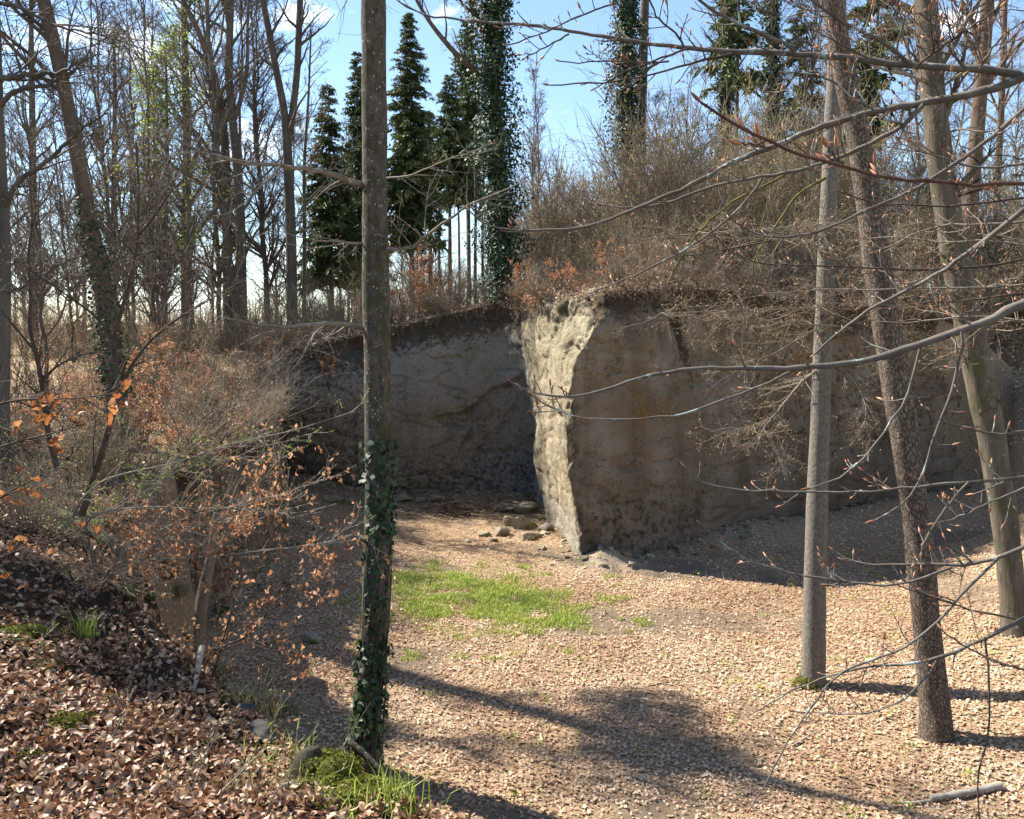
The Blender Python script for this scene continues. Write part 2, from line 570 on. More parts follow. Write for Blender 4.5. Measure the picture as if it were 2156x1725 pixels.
c = mix(t, blotch(1.1, 0.9, 1.15, sp_.outputs[2]), c, (0.25, 0.145, 0.055))
c = mix(t, blotch(6.0, 0.9, 1.1, sp_.outputs[1], opa=0.6), c, (0.31, 0.295, 0.265))
c = mix(t, blotch(5.5, 0.9, 1.08, sp_.outputs[0], opa=0.8), c, (0.055, 0.046, 0.033))
n8 = noise(t, co, 17, 8, 0.75)
n9 = noise(t, co, 0.8, 4, 0.6)
ad8 = t.nodes.new('ShaderNodeMath'); ad8.operation = 'MULTIPLY_ADD'; ad8.inputs[1].default_value = 0.5
t.links.new(n9.outputs['Fac'], ad8.inputs[0]); t.links.new(n8.outputs['Fac'], ad8.inputs[2])
r8 = ramp(t, [(0.77, (0, 0, 0)), (0.93, (0.7, 0.7, 0.7))])
t.links.new(ad8.outputs[0], r8.inputs['Fac'])
c = mix(t, r8.outputs['Color'], c, (0.05, 0.038, 0.026))
a2 = attr(t, 'soil')
n5 = noise(t, co, 14, 6, 0.7)
r5 = ramp(t, [(0.3, (0.035, 0.025, 0.016)), (0.7, (0.15, 0.095, 0.06))])
t.links.new(n5.outputs['Fac'], r5.inputs['Fac'])
c = mix(t, a2.outputs['Fac'], c, r5.outputs['Color'])
t.links.new(c, b.inputs['Base Color'])
n6 = noise(t, co, 7, 10, 0.72)
bump(t, b, n6.outputs['Fac'], 1.0, 0.16)

m, t, b = new_mat('rock', 0.9, 0.2)
M_stone = m
M_darkstone = mat_bark('dark_stone', (0.035, 0.033, 0.032), (0.1, 0.095, 0.09), 8, 1.0, None, 0.6, (0.06, 0.065, 0.02), 0.03)
co = t.nodes.new('ShaderNodeTexCoord').outputs['Object']
n1 = noise(t, co, 4, 8, 0.65)
r1 = ramp(t, [(0.3, (0.13, 0.105, 0.075)), (0.7, (0.36, 0.3, 0.22))])
t.links.new(n1.outputs['Fac'], r1.inputs['Fac'])
n2 = noise(t, co, 2.2, 6, 0.7)
r2 = ramp(t, [(0.5, (0, 0, 0)), (0.6, (1, 1, 1))])
t.links.new(n2.outputs['Fac'], r2.inputs['Fac'])
t.links.new(mix(t, r2.outputs['Color'], r1.outputs['Color'], (0.12, 0.115, 0.03)), b.inputs['Base Color'])
bump(t, b, n1.outputs['Fac'], 0.8, 0.04)

# ------------------------------------------------------------------ terrain
#        x      y     z   rise  drop (how wide the fall to the pit is)
BD = np.array([
    (3.0, -6, 5.2, .10, 2.0), (1.5, 0, 4.9, .10, 2.0), (.3, 3, 4.6, .14, 2.0), (-.2, 4.5, 4.2, .16, 2.0), (-1.0, 5.5, 3.9, .22, 1.5),
    (-1.75, 6.5, 3.68, .24, 1.4), (-2.75, 7.5, 3.75, .25, 1.3), (-3.5, 8.5, 3.85, .25, 1.3), (-4.8, 10, 4.2, .2, 1.3), (-6.4, 12, 4.4, .14, 1.2),
    (-7.1, 15, 4.2, .08, 1.1), (-7.2, 17.5, 4.1, .07, .7), (-7.4, 19, 4.05, .06, .0), (-7.2, 24, 3.8, .08, .0), (-7.9, 28, 3.8, .1, .0), (-9.2, 33, 4.8, .04, .0),
    (-10.2, 36.5, 6.0, .02, .0), (-7.6, 36.9, 6.7, .06, .0), (-5.2, 36.9, 7.2, .06, .0), (-2.6, 36.9, 7.8, .06, .0), (.1, 36.9, 8.3, .08, .0),
    (1.5, 36.0, 8.2, .15, .0), (1.95, 31, 8.3, .22, .0), (3.2, 27.4, 8.4, .25, .0), (4.0, 27.5, 8.35, .38, .0), (5.45, 27.8, 8.4, .38, .0),
    (7.6, 29, 8.4, .38, .0), (9.6, 30.2, 8.2, .38, .0), (12.4, 30.8, 8.1, .38, .0), (14.2, 31, 8.0, .38, .0), (17.3, 32, 7.2, .3, .6),
    (19, 32.5, 5.6, .3, 2.5), (20.5, 28, 5.0, .3, 4.0), (23, 20, 4.6, .3, 5.0), (26, 8, 5.0, .3, 5.0), (30, -6, 5.0, .2, 5.0)], float)
CLOSE = np.array([(700, -6), (700, 1200), (-700, 1200), (-700, -70)], float)


def floor_z(x, y):
    x0 = 4 + 5 * sm(17, 27, y)
    z = 0.022 * np.clip(x - x0, 0, 11) ** 2 + 0.02 * np.clip(-2.0 - x, 0, 7) ** 2
    z = z + 0.55 * np.exp(-(((x - 8.5) / 3.6) ** 2 + ((y - 28.6) / 1.5) ** 2))
    z = z + 0.6 * np.exp(-(((x - 13.5) / 3.0) ** 2 + ((y - 29.6) / 1.6) ** 2))
    z = z + 0.42 * np.exp(-(((x - 2.9) / 0.8) ** 2 + ((y - 25.5) / 0.7) ** 2))
    z = z + 0.3 * np.exp(-(((x + 1.0) / 3.0) ** 2 + ((y - 35.4) / 1.6) ** 2))
    return z


def terrain(x, y):
    x = np.asarray(x, float).ravel()
    y = np.asarray(y, float).ravel()
    best = np.full(x.shape, 1e9)
    ze = np.zeros_like(x); rise = np.zeros_like(x); drop = np.zeros_like(x); ey = np.zeros_like(x)
    for i in range(len(BD) - 1):
        a, b_ = BD[i], BD[i + 1]
        dx, dy = b_[0] - a[0], b_[1] - a[1]
        t_ = np.clip(((x - a[0]) * dx + (y - a[1]) * dy) / (dx * dx + dy * dy), 0, 1)
        d = np.hypot(x - a[0] - t_ * dx, y - a[1] - t_ * dy)
        k = d < best
        best = np.where(k, d, best)
        ze = np.where(k, a[2] + t_ * (b_[2] - a[2]), ze)
        rise = np.where(k, a[3] + t_ * (b_[3] - a[3]), rise)
        drop = np.where(k, a[4] + t_ * (b_[4] - a[4]), drop)
        ey = np.where(k, a[1] + t_ * dy, ey)
    ins = in_poly(x, y, np.vstack([BD[:, :2], CLOSE]))
    s = np.where(ins, best, -best)
    up = ze + rise * 15 * (1 - np.exp(-best / 15)) * sm(0, 1.0, best)
    left = sm(-6, -12, x) * sm(5, 16, best)
    up = up * (1 - left) + (4.7 + 0.02 * np.maximum(0, y - 20)) * left
    up = up + sm(60, 160, best) * (9 - up) * 0.7
    fl = floor_z(x, y)
    lo = np.where(drop > 0.25, -drop, 0.2)
    hi = np.where(drop > 0.25, 0.12, 0.55)
    k = np.clip((s - lo) / (hi - lo), 0, 1)
    k = np.where(drop > 0.25, k ** 0.75, k)
    k = k * k * (3 - 2 * k)
    P3 = np.stack([x, y, np.zeros_like(x)], 1)
    rough = 0.10 * fbm(P3 * 0.8, 4, 3) + 0.05 * fbm(P3 * 3.0, 3, 5) * sm(60, 20, y)
    z = fl * (1 - k) + up * k + rough * (0.55 + 1.0 * k)
    return z, s, k


def gz(x, y):
    return terrain([x], [y])[0][0]


def spread(lo, hi, dense0, dense1, step, grow=1.16):
    mid = list(np.arange(dense0, dense1, step))
    st, r = step, [dense1]
    while r[-1] < hi:
        st *= grow
        r.append(r[-1] + st)
    st, l = step, [dense0]
    while l[-1] > lo:
        st *= grow
        l.append(l[-1] - st)
    return np.array(l[:0:-1] + mid + r)


xs = spread(-450, 450, -11.5, 19, 0.13)
ys = spread(-60, 900, 2.0, 39, 0.13)
gx, gy = np.meshgrid(xs, ys)
tz, ts, tk = terrain(gx, gy)
nx, ny = len(xs), len(ys)
idx = np.arange(nx * ny).reshape(ny, nx)
mb = MB()
mb.add(np.stack([gx.ravel(), gy.ravel(), tz], 1), Q=np.stack([idx[:-1, :-1], idx[:-1, 1:], idx[1:, 1:], idx[1:, :-1]], -1).reshape(-1, 4))
me = mb.mesh('ground', M_ground)
pu, pv = gx.ravel(), gy.ravel()
G3 = np.stack([pu, pv, tz], 1)
nz = fbm(G3 * 0.45, 4, 11)
soil = sm(0.15, 0.4, nz + 0.12 * np.exp(-(((pu - 4.2) / 3.2) ** 2 + ((pv - 21.5) / 3.0) ** 2))) * (ts < 0) * 0.8
soil = np.maximum(soil, sm(0.1, 0.9, tk) * sm(1.0, 0.75, tk) * 0.9)                         # raw earth on the steep falls
gap_soil = 0.9 * (ts > -1.8) * (pv < 15) * (pu < 3)  # near-black soil painting the dark gaps between bank leaves
rear_band = np.exp(-(((pv - 34.5) / 2.2) ** 2)) * sm(2.0, 0.0, pu) * (ts < 0)  # earth colour strengthened in a band along the rear floor
soil = np.clip(np.maximum(soil, rear_band * 0.7), 0, 1)
sand = 1.1 * np.exp(-(((pu - 2.9) / 1.1) ** 2 + ((pv - 25.3) / 0.9) ** 2)) + 0.6 * np.exp(-(((pu - 8.0) / 3.4) ** 2 + ((pv - 28.4) / 0.9) ** 2)) * (ts < 0.3)
sand = np.clip(sand * (1 + 0.6 * nz), 0, 1)
for nm, ar in (('soil', soil), ('sand', sand), ('gap_soil', gap_soil)):
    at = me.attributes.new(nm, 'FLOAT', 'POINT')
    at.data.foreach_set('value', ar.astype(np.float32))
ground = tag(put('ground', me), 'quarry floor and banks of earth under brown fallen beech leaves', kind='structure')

# ------------------------------------------------------------------ the sandstone quarry face
def wcol(b_, t_):
    return [np.array([b_[0], b_[1], floor_z(np.array(b_[0]), np.array(b_[1])) - 0.1]), np.array(t_)]


KEYS = [
    wcol((-7.3, 18.2), (-7.7, 18.3, 3.4)), wcol((-6.95, 20), (-7.3, 20, 4.0)), wcol((-6.8, 24), (-7.25, 24, 3.85)),
    wcol((-7.5, 28), (-7.9, 28, 3.85)), wcol((-8.9, 33), (-9.2, 33, 4.8)), wcol((-9.9, 36.0), (-10.2, 36.3, 6.0)),
    [P(700, 1052, 35.7), P(700, 900, 35.8), P(700, 715, 36.3)],
    [P(820, 1050, 35.8), P(820, 880, 36), P(820, 692, 36.4)],
    [P(950, 1052, 35.7), P(950, 850, 36), P(950, 662, 36.4)],
    [P(1060, 1056, 35.6), P(1060, 850, 35.9), P(1060, 634, 36.3)],
    [P(1124, 1062, 35.2), P(1116, 950, 35.3), P(1119, 880, 35.3), P(1104, 760, 35.3), P(1088, 648, 35.3)],
    [P(1165, 1112, 30.4), P(1144, 950, 30.8), P(1150, 850, 30.9), P(1140, 740, 30.6), P(1128, 632, 30.8)],
    [P(1226, 1203, 25.4), P(1205, 1080, 25.6), P(1188, 960, 25.8), P(1187, 860, 25.85), P(1204, 770, 25.9), P(1250, 690, 26.0), P(1268, 616, 26.7)],
    [P(1310, 1190, 25.9), P(1300, 900, 26.2), P(1310, 700, 26.5), P(1335, 613, 27.2)],
    [P(1430, 1168, 27.0), P(1430, 850, 27.3), P(1430, 607, 27.8)],
    [P(1550, 1140, 28.4), P(1550, 850, 28.6), P(1550, 613, 29.0)],
    [P(1650, 1128, 29.8), P(1650, 629, 30.2)], [P(1800, 1118, 30.4), P(1800, 636, 30.8)], [P(1900, 1112, 30.7), P(1900, 641, 31)],
    [P(2040, 1100, 31.2), P(2040, 690, 32)], [P(2125, 1050, 32.0), P(2125, 800, 32.6)], [P(2200, 1000, 32.2), P(2200, 930, 33)]]
NR = 118
fr = np.linspace(0, 1, NR)
cols_ = []
for k in KEYS:
    k = np.array(k)
    zz = (k[:, 2] - k[0, 2]) / (k[-1, 2] - k[0, 2])
    cols_.append(np.stack([np.interp(fr, zz, k[:, j]) for j in range(3)], 1))
cols_ = np.array(cols_)
rows, seg = [], []
for i in range(len(cols_) - 1):
    ln = np.linalg.norm(cols_[i, NR // 2] - cols_[i + 1, NR // 2])
    n = max(4, int(ln / 0.072))
    for q in range(n):
        tt = q / n
        rows.append(cols_[i] * (1 - tt) + cols_[i + 1] * tt)
        seg.append(i + tt)
rows.append(cols_[-1]); seg.append(len(cols_) - 1)
seg = np.array(seg)
A = np.array(rows)                                     # (ncol, NR, 3)
nc = len(A)
ww = np.array([1, 2, 3, 2, 1.]) / 9
for j in range(3):                                     # soften the arrises a touch
    Apad = np.pad(A[:, :, j], ((2, 2), (0, 0)), 'edge')
    A[:, :, j] = sum(ww[q] * Apad[q:q + nc] for q in range(5))
Tn = np.gradient(A, axis=0)
nrm = np.stack([Tn[:, :, 1], -Tn[:, :, 0], np.zeros_like(Tn[:, :, 0])], -1)
nrm /= np.linalg.norm(nrm, axis=2, keepdims=True) + 1e-9
flat = A.reshape(-1, 3)
ru, rv = proj(flat)
ru, rv = ru.reshape(nc, NR), rv.reshape(nc, NR)
hh = np.tile(fr, (nc, 1))
f1 = fbm(flat * [0.45, 0.45, 0.3], 4, 21).reshape(nc, NR)
f2 = fbm(flat * [1.6, 1.6, 0.9], 4, 31).reshape(nc, NR)
f3 = fbm(flat * [5, 5, 3.0], 3, 41).reshape(nc, NR)
f4 = fbm(flat * [2.4, 2.4, 0.25], 3, 51).reshape(nc, NR)      # down-running flutes
ledge = np.abs(fbm(flat * [0.5, 0.5, 1.4], 3, 61)).reshape(nc, NR)
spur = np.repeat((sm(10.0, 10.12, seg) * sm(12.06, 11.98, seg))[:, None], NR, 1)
top = sm(0.80, 0.97, hh)
disp = 0.17 * f1 + 0.065 * f2 + 0.03 * f3 + 0.05 * f4 - 0.10 * sm(0.1, 0.0, ledge)
disp *= 1 - 0.3 * spur * (1 - top)
disp += 0.07 * spur * fbm(flat * [3.2, 3.2, 1.3], 4, 57).reshape(nc, NR)
disp += top * (0.35 * f2 + 0.15 * f3) - 0.12 * top * (1 - spur)
crk = np.abs(fbm(flat * [0.55, 0.55, 0.4] + 9.0, 4, 97, 0.6)).reshape(nc, NR)
crk2 = np.abs(fbm(flat * [0.5, 0.5, 1.9] + 4.0, 4, 113, 0.55)).reshape(nc, NR)
crack = np.clip(sm(0.035, 0.0, crk) * sm(-0.2, 0.25, f1) + 0.8 * sm(0.03, 0.0, crk2) * sm(-0.15, 0.3, f2), 0, 1)
disp -= (0.06 + 0.07 * spur) * crack
blk = np.floor(fbm(flat * [0.7, 0.7, 0.5] + 2.0, 2, 131).reshape(nc, NR) * 7) / 7        # plates that have come away
bed = np.floor(flat[:, 2].reshape(nc, NR) * 1.15 + 0.9 * f1) % 3
disp += (0.08 + 0.09 * spur) * blk + 0.025 * (bed - 1)
arris = np.exp(-((ru - (1200 + 40 * sm(900, 1200, rv) + 60 * sm(760, 640, rv))) / 24.0) ** 2) * (A[:, :, 1] < 28)
disp -= arris * (0.14 + 0.45 * np.clip(f2 + 0.7 * f3, -0.3, 1))
SPALL = [(1092, 785), (1040, 815), (1000, 850), (962, 868), (905, 880), (930, 895), (990, 902), (958, 940), (1000, 985), (1062, 995), (1122, 1020), (1122, 930), (1112, 850), (1100, 790)]
back = (A[:, :, 1] > 34.4) & (ru > 600)
wob = fbm(flat * 0.9, 4, 71).reshape(nc, NR) * 16
insp = in_poly((ru + wob).ravel(), (rv + wob * 0.7).ravel(), SPALL).reshape(nc, NR) & back
disp -= insp * (0.34 + 0.3 * f2 + 0.16 * f3)
groove = np.exp(-(((ru - (1425 + 0.22 * (rv - 640))) / 13.0) ** 2)) * sm(860, 700, rv) * (ru > 1380)
disp -= 0.45 * groove
groove2 = np.exp(-(((ru - 1395) / 9.0) ** 2)) * sm(780, 690, rv) * sm(660, 700, rv)
disp -= 0.35 * groove2
under = sm(0.08, 0.0, hh) * (ru > 1240)
disp -= 0.12 * under
# pockets high on the lit corner
pk = np.clip(vn(flat * [1.5, 1.5, 1.7] + 3.1, 81).reshape(nc, NR) - 0.35, 0, 1) * spur * sm(0.7, 0.85, hh) * sm(1.0, 0.93, hh)
disp -= 0.55 * pk
A2 = A + nrm * disp[:, :, None]
# foot goes below the litter, head runs back under the turf
foot = A2[:, :1].copy(); foot[:, 0, 2] -= 0.7
lip1 = A2[:, -1:].copy() - nrm[:, -1:] * 0.35; lip1[:, 0, 2] += 0.05
lip2 = A2[:, -1:].copy() - nrm[:, -1:] * 1.1; lip2[:, 0, 2] -= 0.5
full = np.concatenate([foot, A2, lip1, lip2], 1)
nr = NR + 3
ix = np.arange(nc * nr).reshape(nc, nr)
mb = MB()
mb.add(full.reshape(-1, 3), Q=np.stack([ix[:-1, :-1], ix[1:, :-1], ix[1:, 1:], ix[:-1, 1:]], -1).reshape(-1, 4))
me = mb.mesh('cliff', M_rock)
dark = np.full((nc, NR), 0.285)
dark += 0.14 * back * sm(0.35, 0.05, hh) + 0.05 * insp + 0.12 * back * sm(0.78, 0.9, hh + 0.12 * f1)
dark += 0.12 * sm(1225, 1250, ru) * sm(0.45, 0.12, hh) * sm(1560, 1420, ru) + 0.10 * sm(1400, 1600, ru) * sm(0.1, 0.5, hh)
dark -= 0.10 * spur * (1 - top)  # sunlit corner also painted less dark
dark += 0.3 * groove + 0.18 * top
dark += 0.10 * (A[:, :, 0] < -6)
dark += 0.22 * pk + 0.08 * crack  # darker inside the pockets and cracks
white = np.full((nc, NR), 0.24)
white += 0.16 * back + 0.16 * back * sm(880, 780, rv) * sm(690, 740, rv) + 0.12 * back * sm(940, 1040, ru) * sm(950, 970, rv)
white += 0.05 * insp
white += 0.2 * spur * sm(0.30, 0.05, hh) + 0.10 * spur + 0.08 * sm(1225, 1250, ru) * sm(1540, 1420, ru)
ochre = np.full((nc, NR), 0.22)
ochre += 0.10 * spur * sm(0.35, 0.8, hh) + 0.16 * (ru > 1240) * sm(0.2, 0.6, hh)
pad = lambda a: np.concatenate([a[:, :1], a, a[:, -1:], a[:, -1:]], 1).ravel()
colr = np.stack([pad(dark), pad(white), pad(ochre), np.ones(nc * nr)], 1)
at = me.attributes.new('stain_tone', 'FLOAT_COLOR', 'POINT')
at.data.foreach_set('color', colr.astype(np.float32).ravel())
so = sm(0.9, 0.98, hh + 0.10 * f2 + 0.05 * f1) * (1 - 0.75 * spur)
so = np.clip(so, 0, 1)
so = np.concatenate([so[:, :1], so, np.ones((nc, 2))], 1).ravel()
at = me.attributes.new('soil', 'FLOAT', 'POINT')
at.data.foreach_set('value', so.astype(np.float32))
at = me.attributes.new('sunlit_tone', 'FLOAT', 'POINT')
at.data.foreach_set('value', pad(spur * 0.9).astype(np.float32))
tag(put('cliff', me), 'weathered sandstone quarry face with a sunlit jutting corner', kind='structure')
CLIFF_TOP = A2[:, -1]

# ------------------------------------------------------------------ growing things
def march(rng, p0, d, L_, r0, r1, n, wob, trop=0.0):
    """grow M shoots at once; trop > 0 turns them upwards, < 0 lets them droop"""
    M = len(p0)
    pts = np.zeros((M, n + 1, 3)); rad = np.zeros((M, n + 1))
    p = p0.copy(); d = unit(d.copy())
    pts[:, 0] = p; rad[:, 0] = r0
    st = (np.broadcast_to(L_, (M,)) / n)[:, None]
    for i in range(n):
        d = d + rng.normal(0, wob, (M, 3))
        d[:, 2] += trop
        d = unit(d)
        p = p + d * st
        pts[:, i + 1] = p
        rad[:, i + 1] = r0 + (np.broadcast_to(r1, (M,)) - r0) * ((i + 1) / n) ** 0.9
    return pts, rad


def kids(rng, pts, rad, per, t0, t1, ang, angj=0.25, up=0.0, flat=1.0):
    """starting points, headings and thickness for PER side shoots on each parent shoot"""
    M, n, _ = pts.shape
    t_ = np.sort(rng.uniform(t0, t1, (M, per)), axis=1)
    s = t_ * (n - 1)
    i = np.minimum(s.astype(int), n - 2)
    f = (s - i)[..., None]
    m = np.arange(M)[:, None]
    pos = pts[m, i] * (1 - f) + pts[m, i + 1] * f
    tan = unit(pts[m, i + 1] - pts[m, i])
    r = rad[m, i] * (1 - f[..., 0]) + rad[m, i + 1] * f[..., 0]
    q = rng.normal(0, 1, tan.shape)
    q[..., 2] *= flat
    q -= tan * np.sum(q * tan, -1, keepdims=True)
    q = unit(q)
    a = ang + rng.normal(0, angj, t_.shape)
    d = tan * np.cos(a)[..., None] + q * np.sin(a)[..., None]
    d[..., 2] += up
    return pos.reshape(-1, 3), unit(d).reshape(-1, 3), r.reshape(-1), t_.reshape(-1), np.repeat(np.arange(M), per)


def arr(mb, pts, rad, sides):
    mb.tubes([(pts[i], rad[i]) for i in range(len(pts))], sides)


def bare_crown(rng, tp, tr, n_limb, t0, limb_len, seed=0, ang=0.85, up=0.25, twig=1.0, dens=1.0, droop=0.0, thin=1.0, mb1=None):
    """limbs, branches and twigs on a trunk polyline; returns (trunk mesh builder, twig mesh builder, twig ends)"""
    A_, R_ = np.array([tp]), np.array([tr])
    p, d, r, t_, _ = kids(rng, A_, R_, n_limb, t0, 0.98, ang, 0.2, up)
    L1 = limb_len * (1.15 - 0.75 * t_) * rng.uniform(0.6, 1.25, len(t_))
    l1, q1 = march(rng, p, d, L1, r * 0.42 * thin, 0.012 * thin, 7, 0.13, 0.05)
    mb1 = mb1 or MB()
    arr(mb1, l1, q1, 5)
    mb2 = MB()
    p, d, r, t_, k = kids(rng, l1, q1, max(2, int(7 * dens)), 0.15, 0.97, 0.8, 0.25, 0.12)
    L2 = L1[k] * (0.62 - 0.35 * t_) * rng.uniform(0.6, 1.3, len(t_))
    l2, q2 = march(rng, p, d, L2, np.maximum(r * 0.5, 0.009 * thin), 0.006 * thin, 5, 0.17, 0.03 - droop)
    arr(mb2, l2, q2, 3)
    p, d, r, t_, k = kids(rng, l2, q2, max(2, int(6 * dens)), 0.15, 1.0, 0.8, 0.3, 0.03)
    L3 = np.maximum(L2[k] * 0.42, 0.35) * rng.uniform(0.5, 1.3, len(t_)) * twig
    l3, q3 = march(rng, p, d, L3, np.maximum(r * 0.55, 0.006 * thin), 0.0035 * thin, 3, 0.2, -droop)
    arr(mb2, l3, q3, 3)
    p, d, r, t_, k = kids(rng, l3, q3, max(1, int(round(4 * dens))), 0.2, 1.0, 0.75, 0.3, 0.0)
    l4, q4 = march(rng, p, d, L3[k] * 0.5, 0.0045 * thin, 0.0025 * thin, 2, 0.2, 0.0)
    arr(mb2, l4, q4, 3)
    return mb1, mb2, l4[:, -1], l3


def trunk_line(uvw, d, extra=0, dd=0.0):
    """trunk from pixels (u, v, width) bottom to top at depth d; returns points and radii, resampled smoothly"""
    q = np.array(uvw, float)
    n = len(q)
    pts = np.array([P(q[i, 0], q[i, 1], d + dd * i / max(1, n - 1)) for i in range(n)])
    rad = q[:, 2] / FPX * d / 2
    ln = np.r_[0, np.cumsum(np.linalg.norm(np.diff(pts, axis=0), axis=1))]
    s = np.linspace(0, ln[-1], max(14, int(ln[-1] / 0.45)))
    # smooth (Catmull-like) by interpolating then blurring
    out = np.stack([np.interp(s, ln, pts[:, j]) for j in range(3)], 1)
    rr = np.interp(s, ln, rad)
    for _ in range(3):
        out[1:-1] = 0.25 * out[:-2] + 0.5 * out[1:-1] + 0.25 * out[2:]
    return out, rr


def trunk_mesh(tp, tr, sides=20, flare=0.5, flare_h=0.8, seed=0, lump=0.05, mb=None, lobes=5):
    """a round trunk with a spreading, lobed foot and small swellings"""
    mb = mb or MB()
    n = len(tp)
    ln = np.r_[0, np.cumsum(np.linalg.norm(np.diff(tp, axis=0), axis=1))]
    s = np.concatenate([np.arange(0, min(1.6, ln[-1]), 0.1), np.arange(min(1.6, ln[-1]), ln[-1], 0.22), [ln[-1]]])
    pts = np.stack([np.interp(s, ln, tp[:, j]) for j in range(3)], 1)
    rad = np.interp(s, ln, tr)
    T = unit(np.gradient(pts, axis=0))
    n1 = unit(np.cross(T, np.array([[0, 1.0, 0]])))
    n2 = np.cross(T, n1)
    a = np.arange(sides) * 2 * math.pi / sides
    fl = np.exp(-s / flare_h)[:, None]
    lob = 0.5 + 0.5 * np.cos(a * lobes + seed)[None, :] + 0.3 * np.cos(a * 3 + 2 * seed)[None, :]
    R = rad[:, None] * (1 + flare * fl * (0.45 + 0.75 * lob * fl))
    dirv = n1[:, None] * np.cos(a)[None, :, None] + n2[:, None] * np.sin(a)[None, :, None]
    V = pts[:, None] + dirv * R[..., None]
    k = fbm(V.reshape(-1, 3) * [3, 3, 1.2], 3, seed + 7).reshape(R.shape)
    V = V + dirv * (rad[:, None] * lump * 2 * k)[..., None]
    m_ = len(s)
    ix = np.arange(m_ * sides).reshape(m_, sides)
    mb.add(V.reshape(-1, 3), Q=np.stack([ix[:-1], np.roll(ix[:-1], -1, 1), np.roll(ix[1:], -1, 1), ix[1:]], -1).reshape(-1, 4))
    return mb


def ivy_on(rng, tp, tr, n, size, thick, t0=0.0, t1=1.0, power=1.0, side=None, clump=0.0):
    """ivy leaves round a trunk"""
    t_ = t0 + (t1 - t0) * rng.random(n) ** power
    s = t_ * (len(tp) - 1)
    i = np.minimum(s.astype(int), len(tp) - 2)
    f = (s - i)[:, None]
    c = tp[i] * (1 - f) + tp[i + 1] * f
    r = tr[i] * (1 - f[:, 0]) + tr[i + 1] * f[:, 0]
    a = rng.uniform(0, 2 * math.pi, n)
    if side is not None:
        a = np.where(rng.random(n) < 0.75, rng.normal(side, 0.8, n), a)
    dv = np.stack([np.cos(a), np.sin(a), np.zeros(n)], 1)
    th = thick * rng.random(n) ** 1.3
    if clump:
        k = fbm(np.stack([np.cos(a) * 0.8, np.sin(a) * 0.8, c[:, 2] * 1.1], 1), 3, 91)
        th = th * np.clip(0.9 + clump * 1.8 * k, 0.05, 2.6)
    pos = c + dv * (r * 0.98 + 0.012 + th)[:, None]
    mb = MB()
    nr_ = dv * 0.8 + np.array([0, 0, 0.45])
    if size > 0.115:
        mb.quads(pos, nr_, size * 0.78, rng, 0.85, 0.45)
    else:
        mb.leaves(pos, nr_, size, rng, 0.85, 0.12, jitter=0.4)
    return mb


def zone_poly_ground(us, vs_, d_guess=None):
    pass


def hit(u, v, y0=3.0, y1=120.0):
    """where the line of sight through (u, v) first meets the ground"""
    ys_ = np.linspace(y0, y1, 1600)
    pp = np.array([P(u, v, y) for y in (1.0,)])[0]
    dx, dz = pp[0], pp[2] - EYE
    z = terrain(dx * ys_, ys_)[0]
    k = np.where(EYE + dz * ys_ <= z)[0]
    y = ys_[k[0]] if len(k) else y1
    return np.array([dx * y, y, gz(dx * y, y)])


ALONG_SUN = np.array(TO_SUN)

# ---- the four near trunks
rng = np.random.default_rng(4)


def big_tree(name, label, uvw, d, mat, flare, seed, n_limb, limb_len, t0, twigmat=None, lump=0.05, sides=22, dd=0.0, dens=0.8, group=None, ang=0.9, lobes=5):
    tp, tr = trunk_line(uvw, d, dd=dd)
    g = gz(tp[0, 0], tp[0, 1])
    tp[:, 2] += 0
    tp[0, 2] = min(tp[0, 2], g - 0.12)
    base = tp[0].copy(); base[2] = g
    root = empty(name, base, label, 'tree', group)
    r_ = np.random.default_rng(seed)
    mb1, mb2, ends, l3 = bare_crown(r_, tp, tr, n_limb, t0, limb_len, seed, dens=dens, ang=ang, mb1=trunk_mesh(tp, tr, sides, flare, 0.5, seed, lump, lobes=lobes))
    put('trunk', mb1.mesh('trunk', mat, base), root)
    put('twigs', mb2.mesh('twigs', twigmat or M_twig, base), root)['kind'] = 'stuff'
    return root, tp, tr, base


# centre beech with ivy
cb, cb_tp, cb_tr, cb_base = big_tree('beech_tree', 'tall straight dark beech trunk with white lichen specks and ivy on its foot', [(757, 1655, 74), (766, 1560, 66), (779, 1450, 60), (793, 1250, 59), (799, 1050, 58), (794, 850, 57), (792, 600, 56), (788, 350, 54), (788, 100, 50), (785, -150, 50), (780, -500, 42), (770, -900, 30), (765, -1300, 12)],
                                     13.0, M_beech, 0.8, 3, 16, 4.2, 0.55, lump=0.075)
ivr = np.random.default_rng(8)
mbi = ivy_on(ivr, cb_tp, cb_tr, 520, 0.115, 0.12, 0.0, 0.12, 1.0, math.radians(-70), 0.7)
mb_b = ivy_on(ivr, cb_tp, cb_tr, 210, 0.095, 0.06, 0.1, 0.24, 1.1, math.radians(-60), 0.5)
mb_c = ivy_on(ivr, cb_tp, cb_tr, 230, 0.1, 0.1, 0.20, 0.275, 1.0, math.radians(-50), 0.6)
for o_ in (mb_b, mb_c):
    mbi.add(np.vstack(o_.V), T=np.vstack(o_.T), tint=np.concatenate(o_.tint))
o = put('ivy', mbi.mesh('ivy', M_ivy, cb_base), cb)
o['kind'] = 'stuff'
stm = []
for q in range(5):
    a0 = math.radians(-110 + 30 * q)
    tt = np.linspace(0.0, 0.27 - 0.02 * q, 16)
    ss = tt * (len(cb_tp) - 1)
    i_ = ss.astype(int)
    pc = cb_tp[i_] + (cb_tp[i_ + 1] - cb_tp[i_]) * (ss - i_)[:, None]
    rc = cb_tr[i_]
    aa = a0 + 0.5 * np.sin(tt * 30 + q)
    stm.append((pc + np.stack([np.cos(aa), np.sin(aa), 0 * aa], 1) * (rc * (1.05 + 0.5 * np.exp(-tt * 22)))[:, None], np.linspace(0.016, 0.005, 16)))
